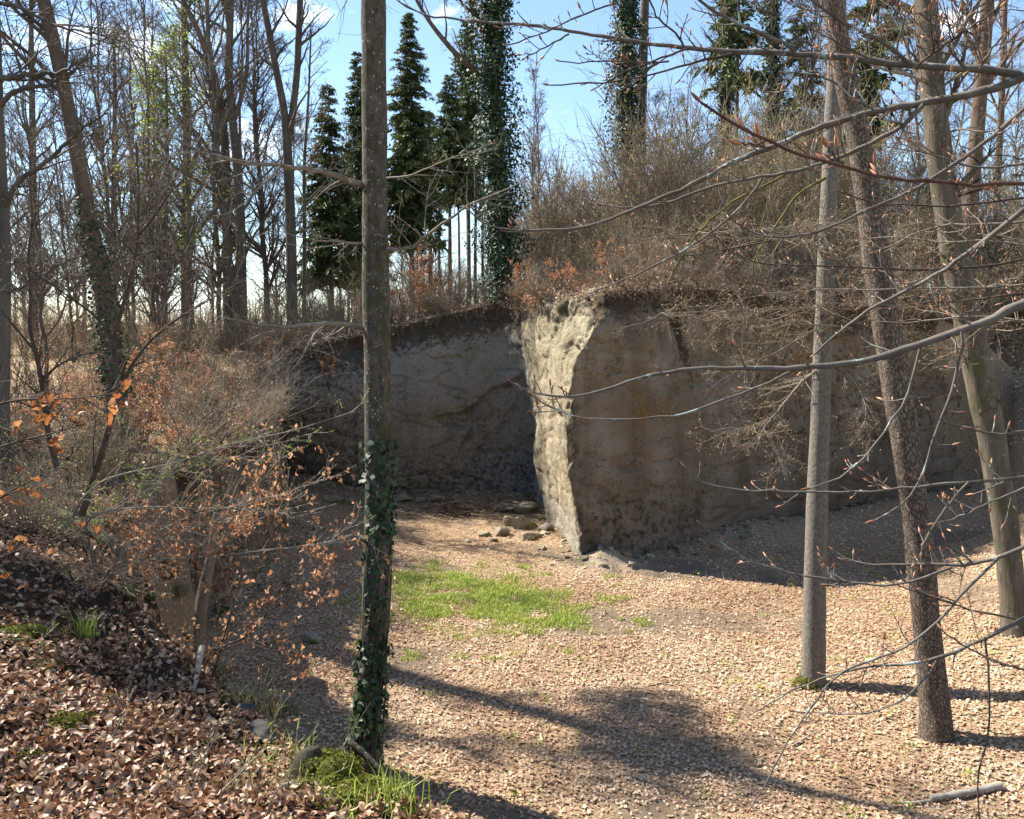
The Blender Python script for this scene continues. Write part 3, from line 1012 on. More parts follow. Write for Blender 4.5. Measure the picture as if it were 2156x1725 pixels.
mb = MB(); mb.tubes(stm, 5)
put('ivy_stem', mb.mesh('ivy_stem', M_brown, cb_base), cb)


def spray(root, base, lines, mat, r, d0=None, twig_len=0.35, n_tw=6, seed=0, budm=None, bud=0.012, lvl=2, flat=0.5, up=0.05, sides=6, name='branch'):
    """traced branches (pixel polylines at a depth) with side twigs and small buds, as one part per branch"""
    for qi, (pts, da, db, ra, rb) in enumerate(lines):
        r_ = np.random.default_rng(seed * 100 + qi)
        A_ = np.array([P(p[0], p[1], da + (db - da) * i / (len(pts) - 1)) for i, p in enumerate(pts)])
        ln = np.r_[0, np.cumsum(np.linalg.norm(np.diff(A_, axis=0), axis=1))]
        s = np.linspace(0, ln[-1], max(8, int(ln[-1] / 0.12)))
        A_ = np.stack([np.interp(s, ln, A_[:, j]) for j in range(3)], 1)
        A_[1:-1] = 0.25 * A_[:-2] + 0.5 * A_[1:-1] + 0.25 * A_[2:]
        A_[1:-1] += r_.normal(0, ra * 0.25, A_[1:-1].shape)
        R_ = np.linspace(ra, rb, len(A_))
        mb = MB()
        mb.tubes([(A_, R_)], sides)
        n1_ = max(3, int(ln[-1] * n_tw))
        p, d, r1, t_, _ = kids(r_, A_[None], R_[None], n1_, 0.08, 1.0, 0.85, 0.3, up, flat)
        l1, q1 = march(r_, p, d, twig_len * r_.uniform(0.3, 1.3, len(p)) * (1.2 - 0.6 * t_), np.maximum(r1 * 0.5, rb * 0.8), rb * 0.6, 5, 0.14, 0.02)
        arr(mb, l1, q1, 4)
        p, d, r1, t_, _ = kids(r_, l1, q1, 4, 0.2, 1.0, 0.8, 0.3, 0.02, flat)
        l2, q2 = march(r_, p, d, twig_len * 0.45 * r_.uniform(0.3, 1.2, len(p)), rb * 0.6, rb * 0.4, 3, 0.16, 0.02)
        arr(mb, l2, q2, 3)
        ends = [l2]
        if lvl > 2:
            p, d, r1, t_, _ = kids(r_, l2, q2, 3, 0.2, 1.0, 0.8, 0.3, 0.02, flat)
            l3, q3 = march(r_, p, d, twig_len * 0.22 * r_.uniform(0.4, 1.2, len(p)), rb * 0.45, rb * 0.3, 2, 0.16, 0.02)
            arr(mb, l3, q3, 3)
            ends.append(l3)
        o = put(name, mb.mesh(name, mat, base), root)
        if budm is not None:
            e = np.vstack([x[:, -1] for x in ends])
            dv = np.vstack([x[:, -1] - x[:, -2] for x in ends])
            mb = MB()
            mb.quads(e, r_.normal(0, 1, e.shape), bud, r_, 0.45, along=unit(dv) * 3)
            mb.quads(e, r_.normal(0, 1, e.shape), bud, r_, 0.45, along=unit(dv) * 3)
            b_ = put('buds', mb.mesh('buds', budm, base), o)
            b_['kind'] = 'stuff'


spray(cb, cb_base, [
    ([(768, 392), (735, 378), (700, 366), (650, 357), (600, 351), (545, 347), (500, 340), (440, 325), (390, 300), (330, 285)], 13.0, 11.2, 0.05, 0.008),
    ([(768, 690), (735, 684), (700, 680), (650, 685), (600, 690), (540, 684), (495, 668), (450, 668)], 13.0, 11.4, 0.045, 0.007),
    ([(700, 681), (672, 690), (655, 715), (640, 742), (620, 775)], 12.7, 11.9, 0.024, 0.006),
    ([(815, 524), (850, 526), (876, 518), (900, 492), (945, 462), (990, 430), (1050, 405), (1110, 380)], 12.9, 11.6, 0.03, 0.006),
    ([(770, 515), (735, 512), (690, 508), (650, 505), (600, 490)], 13.0, 11.8, 0.022, 0.006),
    ([(815, 375), (860, 372), (905, 352), (960, 330), (1010, 315)], 12.6, 11.4, 0.016, 0.005),
    ([(590, 350), (572, 375), (540, 400), (515, 430), (480, 450)], 11.9, 11.3, 0.016, 0.005),
    ([(420, 318), (360, 330), (300, 335), (230, 320), (160, 335)], 11.5, 10.5, 0.012, 0.005)],
    M_greytwig, 0, twig_len=0.7, n_tw=6, seed=5, budm=M_smallbud, bud=0.03, up=0.0)

# right-hand trunks
sp1, t1p, t1r, t1b = big_tree('spruce_tree', 'slim upright grey trunk with fine-scaled bark and mossy foot standing on the sunny floor', [(1710, 1488, 50), (1713, 1400, 47), (1716, 1200, 45), (1722, 1000, 42), (1730, 800, 39), (1738, 600, 36), (1748, 350, 33), (1758, 150, 31), (1768, -50, 29), (1780, -300, 25), (1790, -600, 18), (1795, -800, 8)],
                              16.3, M_smooth, 0.7, 12, 8, 2.4, 0.62, dens=0.4)
sp2, t2p, t2r, t2b = big_tree('pine_tree', 'leaning trunk with thick scaly bark lit on its left side standing on the sunny floor', [(1978, 1615, 68), (1968, 1520, 61), (1950, 1300, 58), (1932, 1100, 57), (1910, 950, 57), (1882, 780, 57), (1852, 600, 56), (1828, 400, 52), (1800, 250, 47), (1765, 90, 42), (1740, -50, 38), (1700, -300, 32), (1660, -700, 20), (1640, -1000, 8)],
                              13.8, M_scaly, 0.55, 14, 10, 2.6, 0.62, lump=0.09, dens=0.4)
sp3, t3p, t3r, t3b = big_tree('beech_tree', 'stout leaning pale trunk with a mossy burl and moss down its shaded side', [(2142, 1372, 62), (2133, 1260, 52), (2120, 1120, 51), (2100, 1000, 53), (2080, 880, 58), (2054, 750, 58), (2030, 640, 54), (2002, 500, 52), (1980, 350, 50), (1964, 200, 47), (1952, 50, 44), (1942, -100, 40), (1920, -400, 36), (1900, -800, 12)],
                              17.0, M_pale, 0.5, 17, 12, 3.2, 0.45, lump=0.07, dens=0.9)
# burl on the third trunk
mb = MB()
uu, vv_ = np.meshgrid(np.linspace(0, math.pi, 14), np.linspace(0, 2 * math.pi, 20))
sph = np.stack([np.sin(uu) * np.cos(vv_), np.sin(uu) * np.sin(vv_), np.cos(uu)], -1).reshape(-1, 3)
SPH_Q = []
for j in range(19):
    for i in range(13):
        SPH_Q.append((j * 14 + i, j * 14 + i + 1, (j + 1) * 14 + i + 1, (j + 1) * 14 + i))


def lump(mb, c, s, seed, amp=0.3, fq=1.6, tint=None):
    k = 1 + amp * fbm(sph * fq + seed * 3.7, 4, seed)
    mb.add(np.asarray(c) + sph * k[:, None] * np.asarray(s), Q=SPH_Q)


lump(mb, P(2084, 856, 16.95), (0.24, 0.2, 0.2), 3, 0.8, 2.6)
put('burl', mb.mesh('burl', mat_bark('mossy_burl', (0.035, 0.03, 0.018), (0.12, 0.1, 0.06), 14, 1), t3b), sp3)


def moss_clump(mb, c, s, n, size, rng, h=1.0):
    """a cushion of moss: tiny upright tufts over a dome"""
    d = unit(rng.normal(0, 1, (n, 3)))
    d[:, 2] = np.abs(d[:, 2])
    k = 1 + 0.35 * fbm(d * 1.8, 3, int(rng.integers(1000)))
    pos = np.asarray(c) + d * k[:, None] * np.asarray(s)
    mb.quads(pos, d, size, rng, 0.5, 0.9)


mb = MB()
r_ = np.random.default_rng(3)
moss_clump(mb, t1b + np.array([-0.16, -0.12, 0.0]), (0.26, 0.24, 0.22), 900, 0.05, r_)
moss_clump(mb, t1b + np.array([0.16, -0.02, 0.0]), (0.22, 0.22, 0.12), 300, 0.05, r_)
o = put('moss', mb.mesh('moss', M_moss, t1b), sp1); o['kind'] = 'stuff'

spray(sp1, t1b, [
    ([(1735, 770), (1690, 800), (1650, 850), (1625, 880), (1605, 905), (1590, 950)], 16.3, 15.2, 0.024, 0.005),
    ([(1625, 880), (1590, 895), (1555, 905), (1520, 915)], 15.6, 15.0, 0.012, 0.004),
    ([(1610, 905), (1625, 935), (1640, 965), (1650, 990)], 15.4, 15.1, 0.012, 0.004),
    ([(1725, 690), (1680, 715), (1630, 745), (1580, 760), (1540, 765)], 16.3, 15.0, 0.02, 0.005),
    ([(1740, 640), (1690, 655), (1640, 650), (1590, 660), (1530, 640)], 16.3, 15.2, 0.02, 0.005),
    ([(1745, 760), (1790, 790), (1815, 830), (1825, 870), (1815, 900)], 16.3, 15.4, 0.018, 0.005),
    ([(1740, 700), (1800, 690), (1380, 660), (1920, 640)], 16.3, 15.6, 0.02, 0.005)],
    M_tantwig, 0, twig_len=0.8, n_tw=9, seed=21, budm=M_smallbud, bud=0.035, lvl=3, up=-0.1)
spray(sp3, t3b, [
    ([(2020, 620), (1960, 610), (1900, 590), (1840, 600), (1760, 610), (1680, 600)], 17.0, 15.0, 0.035, 0.006),
    ([(2010, 560), (1950, 570), (1900, 560), (1840, 530), (1780, 540)], 17.0, 15.4, 0.03, 0.006),
    ([(2030, 680), (1990, 655), (1930, 640), (1870, 650), (1800, 640)], 17.0, 15.6, 0.03, 0.006),
    ([(2030, 640), (2070, 610), (2110, 590), (2160, 585)], 17.0, 15.8, 0.03, 0.006),
    ([(1990, 480), (1940, 470), (1890, 480), (1830, 470)], 17.0, 15.6, 0.025, 0.006),
    ([(1985, 420), (2040, 400), (2090, 390), (2150, 360)], 17.0, 16.0, 0.03, 0.006),
    ([(2040, 700), (2080, 690), (2120, 700), (2160, 690)], 17.0, 16.0, 0.025, 0.006),
    ([(1975, 330), (1930, 300), (1890, 290), (1850, 270)], 17.0, 16.0, 0.025, 0.006),
    ([(1960, 180), (1920, 160), (1870, 150), (1800, 120), (1740, 110)], 17.0, 15.6, 0.03, 0.006),
    ([(1955, 90), (1910, 60), (1850, 50), (1780, 20)], 17.0, 15.6, 0.03, 0.006),
    ([(1965, 200), (2010, 160), (2060, 140), (2130, 100)], 17.0, 15.8, 0.03, 0.006),
    ([(1970, 290), (2020, 270), (2080, 280), (2150, 250)], 17.0, 15.8, 0.03, 0.006),
    ([(2000, 520), (2050, 490), (2100, 500), (2160, 470)], 17.0, 15.8, 0.03, 0.006),
    ([(1990, 540), (1930, 510), (1380, 500), (1780, 470), (1700, 480)], 17.0, 15.2, 0.03, 0.006),
    ([(2050, 760), (2010, 740), (1950, 730), (1890, 720)], 17.0, 15.6, 0.025, 0.006)],
    M_tantwig, 0, twig_len=0.9, n_tw=8, seed=23, budm=M_smallbud, bud=0.035, lvl=3, up=0.0)

# leaning tree at the left with ivy on its lower half
lt, ltp, ltr, ltb = big_tree('leaning_tree', 'reddish brown leaning trunk with ivy on its lower half among the left brush', [(250, 880, 44), (243, 800, 42), (232, 700, 40), (215, 600, 36), (196, 500, 33), (180, 420, 31), (163, 330, 29), (148, 250, 28), (128, 150, 27), (105, 60, 26), (82, -40, 25), (50, -200, 22), (10, -400, 17), (-20, -600, 8)],
                             21.0, M_brown, 0.3, 31, 14, 3.8, 0.45, dens=1.0)
mbi = ivy_on(np.random.default_rng(9), ltp, ltr, 1500, 0.10, 0.22, 0.02, 0.33, 1.3, None, 0.8)
o = put('ivy', mbi.mesh('ivy', M_ivy, ltb), lt); o['kind'] = 'stuff'
# dark trunks at the very left edge
dk, dkp, dkr, dkb = big_tree('dark_tree', 'dark crooked trunk cut by the left edge with a long rising limb', [(0, 960, 36), (4, 800, 30), (8, 650, 27), (10, 520, 25), (4, 400, 23), (-4, 250, 21), (-8, 100, 20), (-14, -100, 17), (-20, -400, 8)],
                             15.0, M_far, 0.3, 33, 10, 3.0, 0.5, dens=1.0)
spray(dk, dkb, [
    ([(6, 440), (25, 402), (60, 365), (108, 332), (150, 292), (185, 262), (225, 238)], 15.0, 14.0, 0.06, 0.01),
    ([(-8, 165), (40, 160), (90, 156), (130, 152), (165, 132), (215, 115)], 15.0, 14.0, 0.06, 0.01),
    ([(-6, 230), (25, 195), (60, 182), (110, 176), (150, 160), (175, 125), (195, 90)], 15.0, 14.0, 0.05, 0.01),
    ([(-6, 5), (40, 15), (80, 35), (130, 60), (200, 70), (290, 100)], 15.0, 14.0, 0.035, 0.008),
    ([(8, 620), (60, 600), (120, 560), (170, 540), (200, 520)], 15.0, 14.0, 0.03, 0.008)],
    M_far, 0, twig_len=1.1, n_tw=5, seed=35, lvl=3)

# ---- trunks on the plateau behind, traced
def wood_tree(uvw, d, label, seed, mat=M_far, forks=(), ivy=None, limb=4.0, n_limb=16, t0=0.35, green=0, name='bare_tree', dens=0.7, group=None):
    tp, tr = trunk_line(uvw, d)
    g = gz(tp[0, 0], tp[0, 1])
    tp[0, 2] = g - 0.2
    base = tp[0].copy(); base[2] = g
    root = empty(name, base, label, 'tree', group)
    mb = MB()
    mb.tubes([(tp, tr)], 10)
    r_ = np.random.default_rng(seed)
    mb1, mb2, ends, l3 = bare_crown(r_, tp, tr, n_limb, t0, limb, seed, dens=dens, mb1=mb, thin=1.25)
    for f in forks:
        fp, f_r = trunk_line(f, d)
        mb.tubes([(fp, f_r)], 8)
        m1, m2, e2, _ = bare_crown(r_, fp, f_r, max(6, n_limb // 2), 0.15, limb * 0.8, seed + 1, dens=dens, mb1=mb, thin=1.25)
        mb2.add(np.vstack(m2.V), Q=np.vstack(m2.Q))
        ends = np.vstack([ends, e2])
    put('trunk', mb.mesh('trunk', mat, base), root)
    put('twigs', mb2.mesh('twigs', M_fartwig, base), root)['kind'] = 'stuff'
    if ivy:
        mbi = ivy_on(r_, tp, tr, ivy[0], ivy[1], ivy[2], ivy[3], ivy[4], ivy[5], None, 0.8)
        o = put('ivy', mbi.mesh('ivy', M_ivy, base), root); o['kind'] = 'stuff'
    if green:
        k = r_.choice(len(ends), green)
        mb = MB()
        mb.quads(ends[k] + r_.normal(0, 0.22, (len(k), 3)), np.array([[0, 0, 1.0]]), 0.15, r_, 0.75, 0.7)
        o = put('leaves', mb.mesh('leaves', M_fresh, base), root); o['kind'] = 'stuff'
    return root


wood_tree([(615, 670, 24), (613, 500, 22), (608, 380, 21), (604, 290, 19), (600, 240, 16), (578, 130, 14), (553, 0, 13), (530, -150, 11), (510, -350, 5)], 48, 'dark trunk forking into two tall stems left of the small spruce', 41,
          forks=[[(606, 310, 17), (616, 240, 15), (626, 150, 14), (632, 0, 13), (640, -200, 9), (645, -350, 4)]], t0=0.3)
wood_tree([(480, 660, 22), (478, 450, 19), (476, 330, 18), (466, 230, 17), (445, 140, 14), (420, 70, 12), (385, 0, 10), (340, -90, 8), (300, -200, 4)], 47, 'dark trunk bending away to the left high up, one of a close pair', 43, t0=0.3)
wood_tree([(510, 665, 23), (506, 450, 20), (500, 350, 19), (488, 240, 17), (480, 150, 16), (484, 60, 15), (488, -60, 13), (492, -300, 6)], 46.5, 'straight dark trunk touching its bent neighbour in the left wood', 45,
          forks=[[(490, 260, 12), (515, 190, 9), (522, 130, 8), (520, 60, 6), (528, -40, 4)]], t0=0.25)
wood_tree([(393, 660, 24), (392, 500, 22), (394, 350, 18), (392, 200, 15), (388, 50, 12), (380, -150, 6)], 54, 'thick trunk veiled in yellow-green young leaves in the left wood', 47, green=5200, t0=0.1, limb=4.6, n_limb=26)
wood_tree([(345, 650, 15), (346, 500, 13), (352, 350, 10), (350, 200, 6), (350, 120, 3)], 44, 'low spreading tree coming into yellow-green leaf in the left wood', 49, green=6000, t0=0.1, limb=4.0, n_limb=24)
wood_tree([(72, 690, 17), (70, 450, 15), (68, 250, 12), (66, 100, 10), (64, -100, 5)], 44, 'slim grey trunk left of the reddish leaning one', 51, ivy=(500, 0.13, 0.2, 0.02, 0.4, 1.2))
wood_tree([(240, 690, 13), (239, 500, 12), (240, 350, 10), (242, 200, 8), (240, 60, 4)], 50, 'thin dark trunk right behind the reddish leaning one', 53)
wood_tree([(640, 660, 9), (641, 500, 8), (640, 350, 7), (650, 200, 5), (655, 60, 3)], 55, 'thin pole beside the forked trunk', 55)
# ivy-clad tree above the corner of the quarry
ft = wood_tree([(1066, 628, 34), (1060, 560, 31), (1052, 450, 29), (1045, 330, 28), (1038, 200, 27), (1036, 100, 25), (1040, 0, 23), (1044, -200, 18), (1048, -400, 7)], 37.5, 'tall trunk thickly wrapped in glossy ivy above the quarry corner', 61, mat=M_brown,
               forks=[[(1036, 165, 14), (1003, 155, 13), (985, 135, 12), (962, 120, 11), (935, 85, 10), (905, 50, 8), (880, 10, 7), (850, -60, 4)], [(1030, 90, 15), (1005, 45, 13), (990, 10, 12), (975, -60, 8), (960, -150, 4)]],
               ivy=(26000, 0.17, 0.9, 0.0, 0.93, 1.0), t0=0.75, n_limb=8, name='ivy_tree')
wood_tree([(1322, 360, 26), (1320, 250, 24), (1318, 120, 23), (1322, 0, 21), (1326, -150, 16), (1330, -300, 6)], 50, 'ivy-wrapped trunk on the hill beside a bare one, right of the sky gap', 63, ivy=(14000, 0.19, 1.0, 0.0, 0.8, 1.0), t0=0.5, n_limb=10, name='ivy_tree')
wood_tree([(1346, 380, 24), (1350, 250, 22), (1354, 120, 19), (1358, 0, 17), (1368, -150, 10), (1375, -300, 4)], 52, 'bare trunk close beside the ivy-wrapped one right of the sky gap', 65, t0=0.3)
wood_tree([(1530, 380, 22), (1528, 260, 20), (1530, 140, 18), (1536, 20, 16), (1540, -150, 8)], 50, 'thin ivy-grown trunk between hill brush and the hanging spruce sprays', 67, ivy=(4000, 0.2, 0.6, 0.0, 0.75, 1.0), t0=0.3, name='ivy_tree')
wood_tree([(1632, 380, 20), (1630, 260, 18), (1628, 140, 16), (1626, 20, 13), (1620, -150, 7)], 54, 'ivy-grown trunk just left of the slim upright grey one', 69, ivy=(4500, 0.22, 0.7, 0.15, 0.75, 1.0), t0=0.3, name='ivy_tree')
wood_tree([(2038, 470, 32), (2048, 380, 30), (2058, 270, 28), (2070, 120, 27), (2080, 0, 25), (2090, -200, 14)], 34, 'reddish pole-straight trunk against open sky right of the stout pale one', 71, mat=M_brown, t0=0.4)
wood_tree([(2098, 480, 14), (2102, 350, 13), (2110, 200, 12), (2116, 0, 10), (2120, -200, 5)], 45, 'slim trunk against the open sky at the right edge', 73, mat=M_brown, t0=0.3)

# ---- bare trees filling the wood: one of each kind, then copies
wood_rng = np.random.default_rng(77)


def wood_kind(seed, H, r, lean, limb, t0, n_limb, dens=0.8):
    r_ = np.random.default_rng(seed)
    n = 16
    z = np.linspace(0, H, n)
    wx = np.cumsum(r_.normal(0, 0.10, n)) + lean * z
    wy = np.cumsum(r_.normal(0, 0.10, n))
    tp = np.stack([wx - wx[0], wy - wy[0], z - 0.2], 1)
    tr = r * (1 - 0.9 * (z / H) ** 1.2) + 0.01
    root = empty('bare_tree', (0, 0, 0), 'x', 'tree')
    mb = MB(); mb.tubes([(tp, tr)], 9)
    mb1, mb2, ends, _ = bare_crown(r_, tp, tr, n_limb, t0, limb, seed, dens=dens, thin=1.8, mb1=mb)
    put('trunk', mb.mesh('trunk', M_far), root)
    put('twigs', mb2.mesh('twigs', M_fartwig), root)['kind'] = 'stuff'
    return root


KINDS = [wood_kind(101, 24, 0.13, 0.02, 4.6, 0.12, 34, 0.9), wood_kind(103, 20, 0.11, -0.03, 3.6, 0.12, 32, 0.9), wood_kind(105, 26, 0.15, 0.01, 5.0, 0.15, 34, 0.9),
         wood_kind(107, 15, 0.07, 0.03, 2.6, 0.1, 30, 0.8), wood_kind(109, 22, 0.1, 0.05, 4.2, 0.15, 30, 0.9)]
spots = []
for i in range(33):                                    # left wood
    y = wood_rng.uniform(42, 100)
    x = wood_rng.uniform(-0.62, -0.17) * y
    spots.append((x, y, 'slender bare grey tree filling the wood on the left plateau', 'bare trees of the left wood', 1.0))
for i in range(9):
    y = wood_rng.uniform(27, 42)
    x = wood_rng.uniform(-0.64, -0.36) * y
    spots.append((x, y, 'bare young tree standing in the brush of the left bank', 'young trees in the brush of the left bank', wood_rng.uniform(0.6, 0.8)))
for i in range(16):
    y = wood_rng.uniform(75, 110)
    x = wood_rng.uniform(-0.2, 0.03) * y
    spots.append((x, y, 'bare tree seen between the spruces at the back', 'bare trees behind the spruces', 0.85))
for i in range(24):
    y = wood_rng.uniform(46, 66)
    x = wood_rng.uniform(0.0, 0.2) * y
    spots.append((x, y, 'young bare tree under the open sky behind the hill brush', 'young bare trees in the sky gap', wood_rng.uniform(0.38, 0.62)))
for i in range(26):
    y = wood_rng.uniform(40, 75)
    x = wood_rng.uniform(0.15, 0.62) * y
    spots.append((x, y, 'bare tree rising from the brushy hill on the right', 'bare trees of the right hill', wood_rng.uniform(0.55, 0.8)))
first = [True] * len(KINDS)
for i, (x, y, lab, grp, sc) in enumerate(spots):
    k = i % len(KINDS)
    if grp.startswith('young'):
        k = 3
    z = gz(x, y)
    s_ = sc * wood_rng.uniform(0.85, 1.15)
    if first[k]:
        o = KINDS[k]; o.location = (x, y, z); o['label'] = lab; o['group'] = grp; o.scale = (s_,) * 3; first[k] = False
    else:
        dup(KINDS[k], (x, y, z), wood_rng.uniform(0, 6.28), s_, lab, grp, (wood_rng.normal(0, 0.03), wood_rng.normal(0, 0.03)))

# ---- spruces
def spruce(u, vtop, vbase, halfw, d, label, seed, crown_to, group=None, dens=1.0, zbase=None):
    r_ = np.random.default_rng(seed)
    top = P(u, vtop, d)
    g = gz(top[0], d) if zbase is None else zbase
    base = np.array([top[0], d, g])
    H = top[2] - g
    hb = P(u, crown_to, d)[2] - g
    Wd = halfw / FPX * d
    root = empty('spruce_tree', base, label, 'tree', group)
    tp = np.stack([np.zeros(12), np.zeros(12), np.linspace(-0.2, H, 12)], 1)
    mb = MB(); mb.tubes([(tp, np.linspace(0.2, 0.015, 12))], 8)
    put('trunk', mb.mesh('trunk', M_far), root)
    nb = int((H - hb) * 26 * dens)
    t_ = r_.random(nb) ** 0.9                            # 0 at the bottom of the crown
    z = hb + (H - hb) * t_
    Lb = 1.2 * Wd * (1 - t_) ** 0.6 * r_.uniform(0.3, 1.25, nb) + 0.2
    a = r_.uniform(0, 2 * math.pi, nb)
    p0 = np.stack([np.zeros(nb), np.zeros(nb), z], 1)
    d0 = np.stack([np.cos(a), np.sin(a), 0.25 * t_ + 0.05], 1)
    l1, q1 = march(r_, p0, d0, Lb, 0.02, 0.006, 5, 0.05, -0.11)
    mb = MB(); arr(mb, l1, q1, 3)
    put('branches', mb.mesh('branches', M_far), root)
    p, dd_, r1, tt, k = kids(r_, l1, q1, 17, 0.08, 1.0, 0.75, 0.25, -0.4, 0.3)
    mb = MB()
    ll = np.clip(0.4 * Lb[k] * (1.1 - 0.6 * tt), 0.22, 0.75)
    mid = p + dd_ * ll[:, None] * 0.5
    tint = np.clip(0.15 + 0.55 * tt + 0.35 * r_.random(len(tt)) - 0.1, 0, 1)
    mb.quads(mid, np.array([[0, 0, 1.0]]), ll * 1.25, r_, 0.19, 0.8, tint, along=dd_ * 4)
    mb.quads(mid, np.array([[1.0, 0, 0.2]]), ll * 1.25, r_, 0.19, 0.8, tint, along=dd_ * 4)
    o = put('needles', mb.mesh('needles', M_spruce, None, False), root)
    o['kind'] = 'stuff'
    return root


spruce(690, 178, 640, 62, 60, 'short grey-green spruce left of the dark central trunk', 201, 600)
spruce(752, 110, 640, 50, 66, 'olive spruce half hidden behind the dark central trunk', 203, 560)
spruce(862, 30, 620, 62, 58, 'darkest and fullest spruce just right of the central trunk', 205, 520, dens=1.3)
spruce(945, 160, 620, 52, 66, 'lower yellowish spruce between two taller ones at the centre', 207, 430)
spruce(985, 35, 620, 52, 72, 'tall spruce half behind the ivy-wrapped trunk', 209, 420)
spruce(905, 240, 620, 40, 82, 'small far spruce seen in the gap between the central spruces', 211, 430)
spruce(1560, -160, 380, 62, 44, 'bright olive spruce hanging over the hill at upper right', 213, 190, dens=0.5)
spruce(1858, -220, 380, 80, 40, 'dark spruce showing between the two leaning right trunks', 215, 300, dens=0.4)
spruce(1690, -40, 380, 50, 52, 'yellow-tipped spruce behind the slim upright grey trunk', 217, 330, dens=0.4)
for i, u in enumerate((905, 925, 948, 968, 985, 1003, 1016, 880, 720, 735)):
    d = 62 + 4 * (i % 5)
    p0 = P(u, 620, d)
    g = gz(p0[0], d)
    tp = np.stack([np.full(9, p0[0]) + np.cumsum(np.random.default_rng(i).normal(0, 0.03, 9)), np.full(9, d), np.linspace(g - 0.2, g + 13, 9)], 1)
    mb = MB(); mb.tubes([(tp, np.linspace(0.14, 0.07, 9))], 7)
    r_ = np.random.default_rng(300 + i)
    p, dd_, r1, tt, _ = kids(r_, tp[None], np.full((1, 9), 0.1), 26, 0.25, 1.0, 1.5, 0.15, -0.1)
    l1, q1 = march(r_, p, dd_, 0.9, 0.018, 0.006, 3, 0.1, -0.08)
    o = mb.mesh('spruce_pole', M_far, (p0[0], d, g))
    e = tag(put('spruce_pole', o, None, (p0[0], d, g)), 'bare lower trunk of a spruce among the poles at the centre', 'tree', 'bare spruce poles at the centre')
    mb = MB(); arr(mb, l1, q1, 3)
    put('dead_branches', mb.mesh('dead_branches', M_far, (p0[0], d, g)), e)['kind'] = 'stuff'

# ---- the tree outside the frame whose crown throws the dark blot on the floor
sh = 20.0
bl = np.array([2.4, 14.25, 0.0])
cr = bl + np.array([-math.sin(SUN_AZ), math.cos(SUN_AZ), 0]) * sh / math.tan(SUN_EL) + np.array([0, 0, sh])
cbz = gz(cr[0], cr[1])
tp = np.stack([np.linspace(cr[0] + 0.4, cr[0], 16), np.linspace(cr[1] - 0.2, cr[1], 16), np.linspace(cbz - 0.2, cr[2] + 1.2, 16)], 1)
tr = np.linspace(0.3, 0.06, 16)
rt = empty('ivy_tree', (cr[0] + 0.4, cr[1] - 0.2, cbz), 'ivy-topped tree beyond the left edge that shades the floor', 'tree')
b0 = np.array([cr[0] + 0.4, cr[1] - 0.2, cbz])
r_ = np.random.default_rng(55)
mb1, mb2, ends, _ = bare_crown(r_, tp, tr, 14, 0.6, 3.0, 55, dens=0.9, mb1=trunk_mesh(tp, tr, 14, 0.3, 0.6, 5))
put('trunk', mb1.mesh('trunk', M_brown, b0), rt)
put('twigs', mb2.mesh('twigs', M_twig, b0), rt)['kind'] = 'stuff'
mb = MB()
cc = np.array([[0, 0, 0.0], [0.7, 0.5, -0.6], [-0.6, -0.3, 0.6], [1.0, 0.9, -1.1], [-1.0, -0.2, 1.0], [0.1, -0.4, 0.5], [-0.9, -1.7, 0.0], [0.5, -1.8, -0.3], [1.7, -1.4, -1.3], [2.4, -1.0, -1.6]])
for q in range(10):
    nq = 520 if q < 6 else 200
    dv = unit(r_.normal(0, 1, (nq, 3))) * (r_.random((nq, 1)) ** 0.4)
    mb.quads(cr + cc[q] + dv * [1.1, 0.6, 0.7], dv, 0.15, r_, 0.8, 0.7)
o = put('ivy', mb.mesh('ivy', M_ivy, b0), rt); o['kind'] = 'stuff'

for i, (x, y, zc, rr) in enumerate([(-12.6, 12.8, 12.6, 1.15), (-17.5, 19.5, 14.0, 1.6), (-13.8, 20.5, 11.0, 1.2)]):  # unseen trees added, crowns placed to shade the near bank
    g = gz(x, y)
    b0 = np.array([x, y, g])
    tp = np.stack([np.linspace(x, x + 0.3, 14), np.full(14, y), np.linspace(g - 0.2, zc + 3.0, 14)], 1)
    tr = np.linspace(0.18, 0.04, 14)
    rt = empty('ivy_tree', b0, ('unseen ivy-topped tree added for shade beyond the left edge nearest the viewer', 'farther unseen ivy-topped tree added for shade beyond the left edge', 'small unseen ivy-topped tree added for shade between the others beyond the left edge')[i], 'tree')
    r_ = np.random.default_rng(155 + i)
    mb1, mb2, ends, _ = bare_crown(r_, tp, tr, 16, 0.35, 3.2, 155 + i, dens=0.9, mb1=trunk_mesh(tp, tr, 12, 0.3, 0.6, 5))
    put('trunk', mb1.mesh('trunk', M_brown, b0), rt)
    put('twigs', mb2.mesh('twigs', M_twig, b0), rt)['kind'] = 'stuff'
    mb = MB()
    for q in range(7):
        cc_ = np.array([x, y, zc]) + r_.normal(0, 1, 3) * [rr * 0.6, rr * 0.6, rr * 0.9]
        dv = unit(r_.normal(0, 1, (380, 3))) * (r_.random((380, 1)) ** 0.4)
        mb.quads(cc_ + dv * rr * 0.5, dv, 0.16, r_, 0.8, 0.7)
    put('ivy', mb.mesh('ivy', M_ivy, b0), rt)['kind'] = 'stuff'

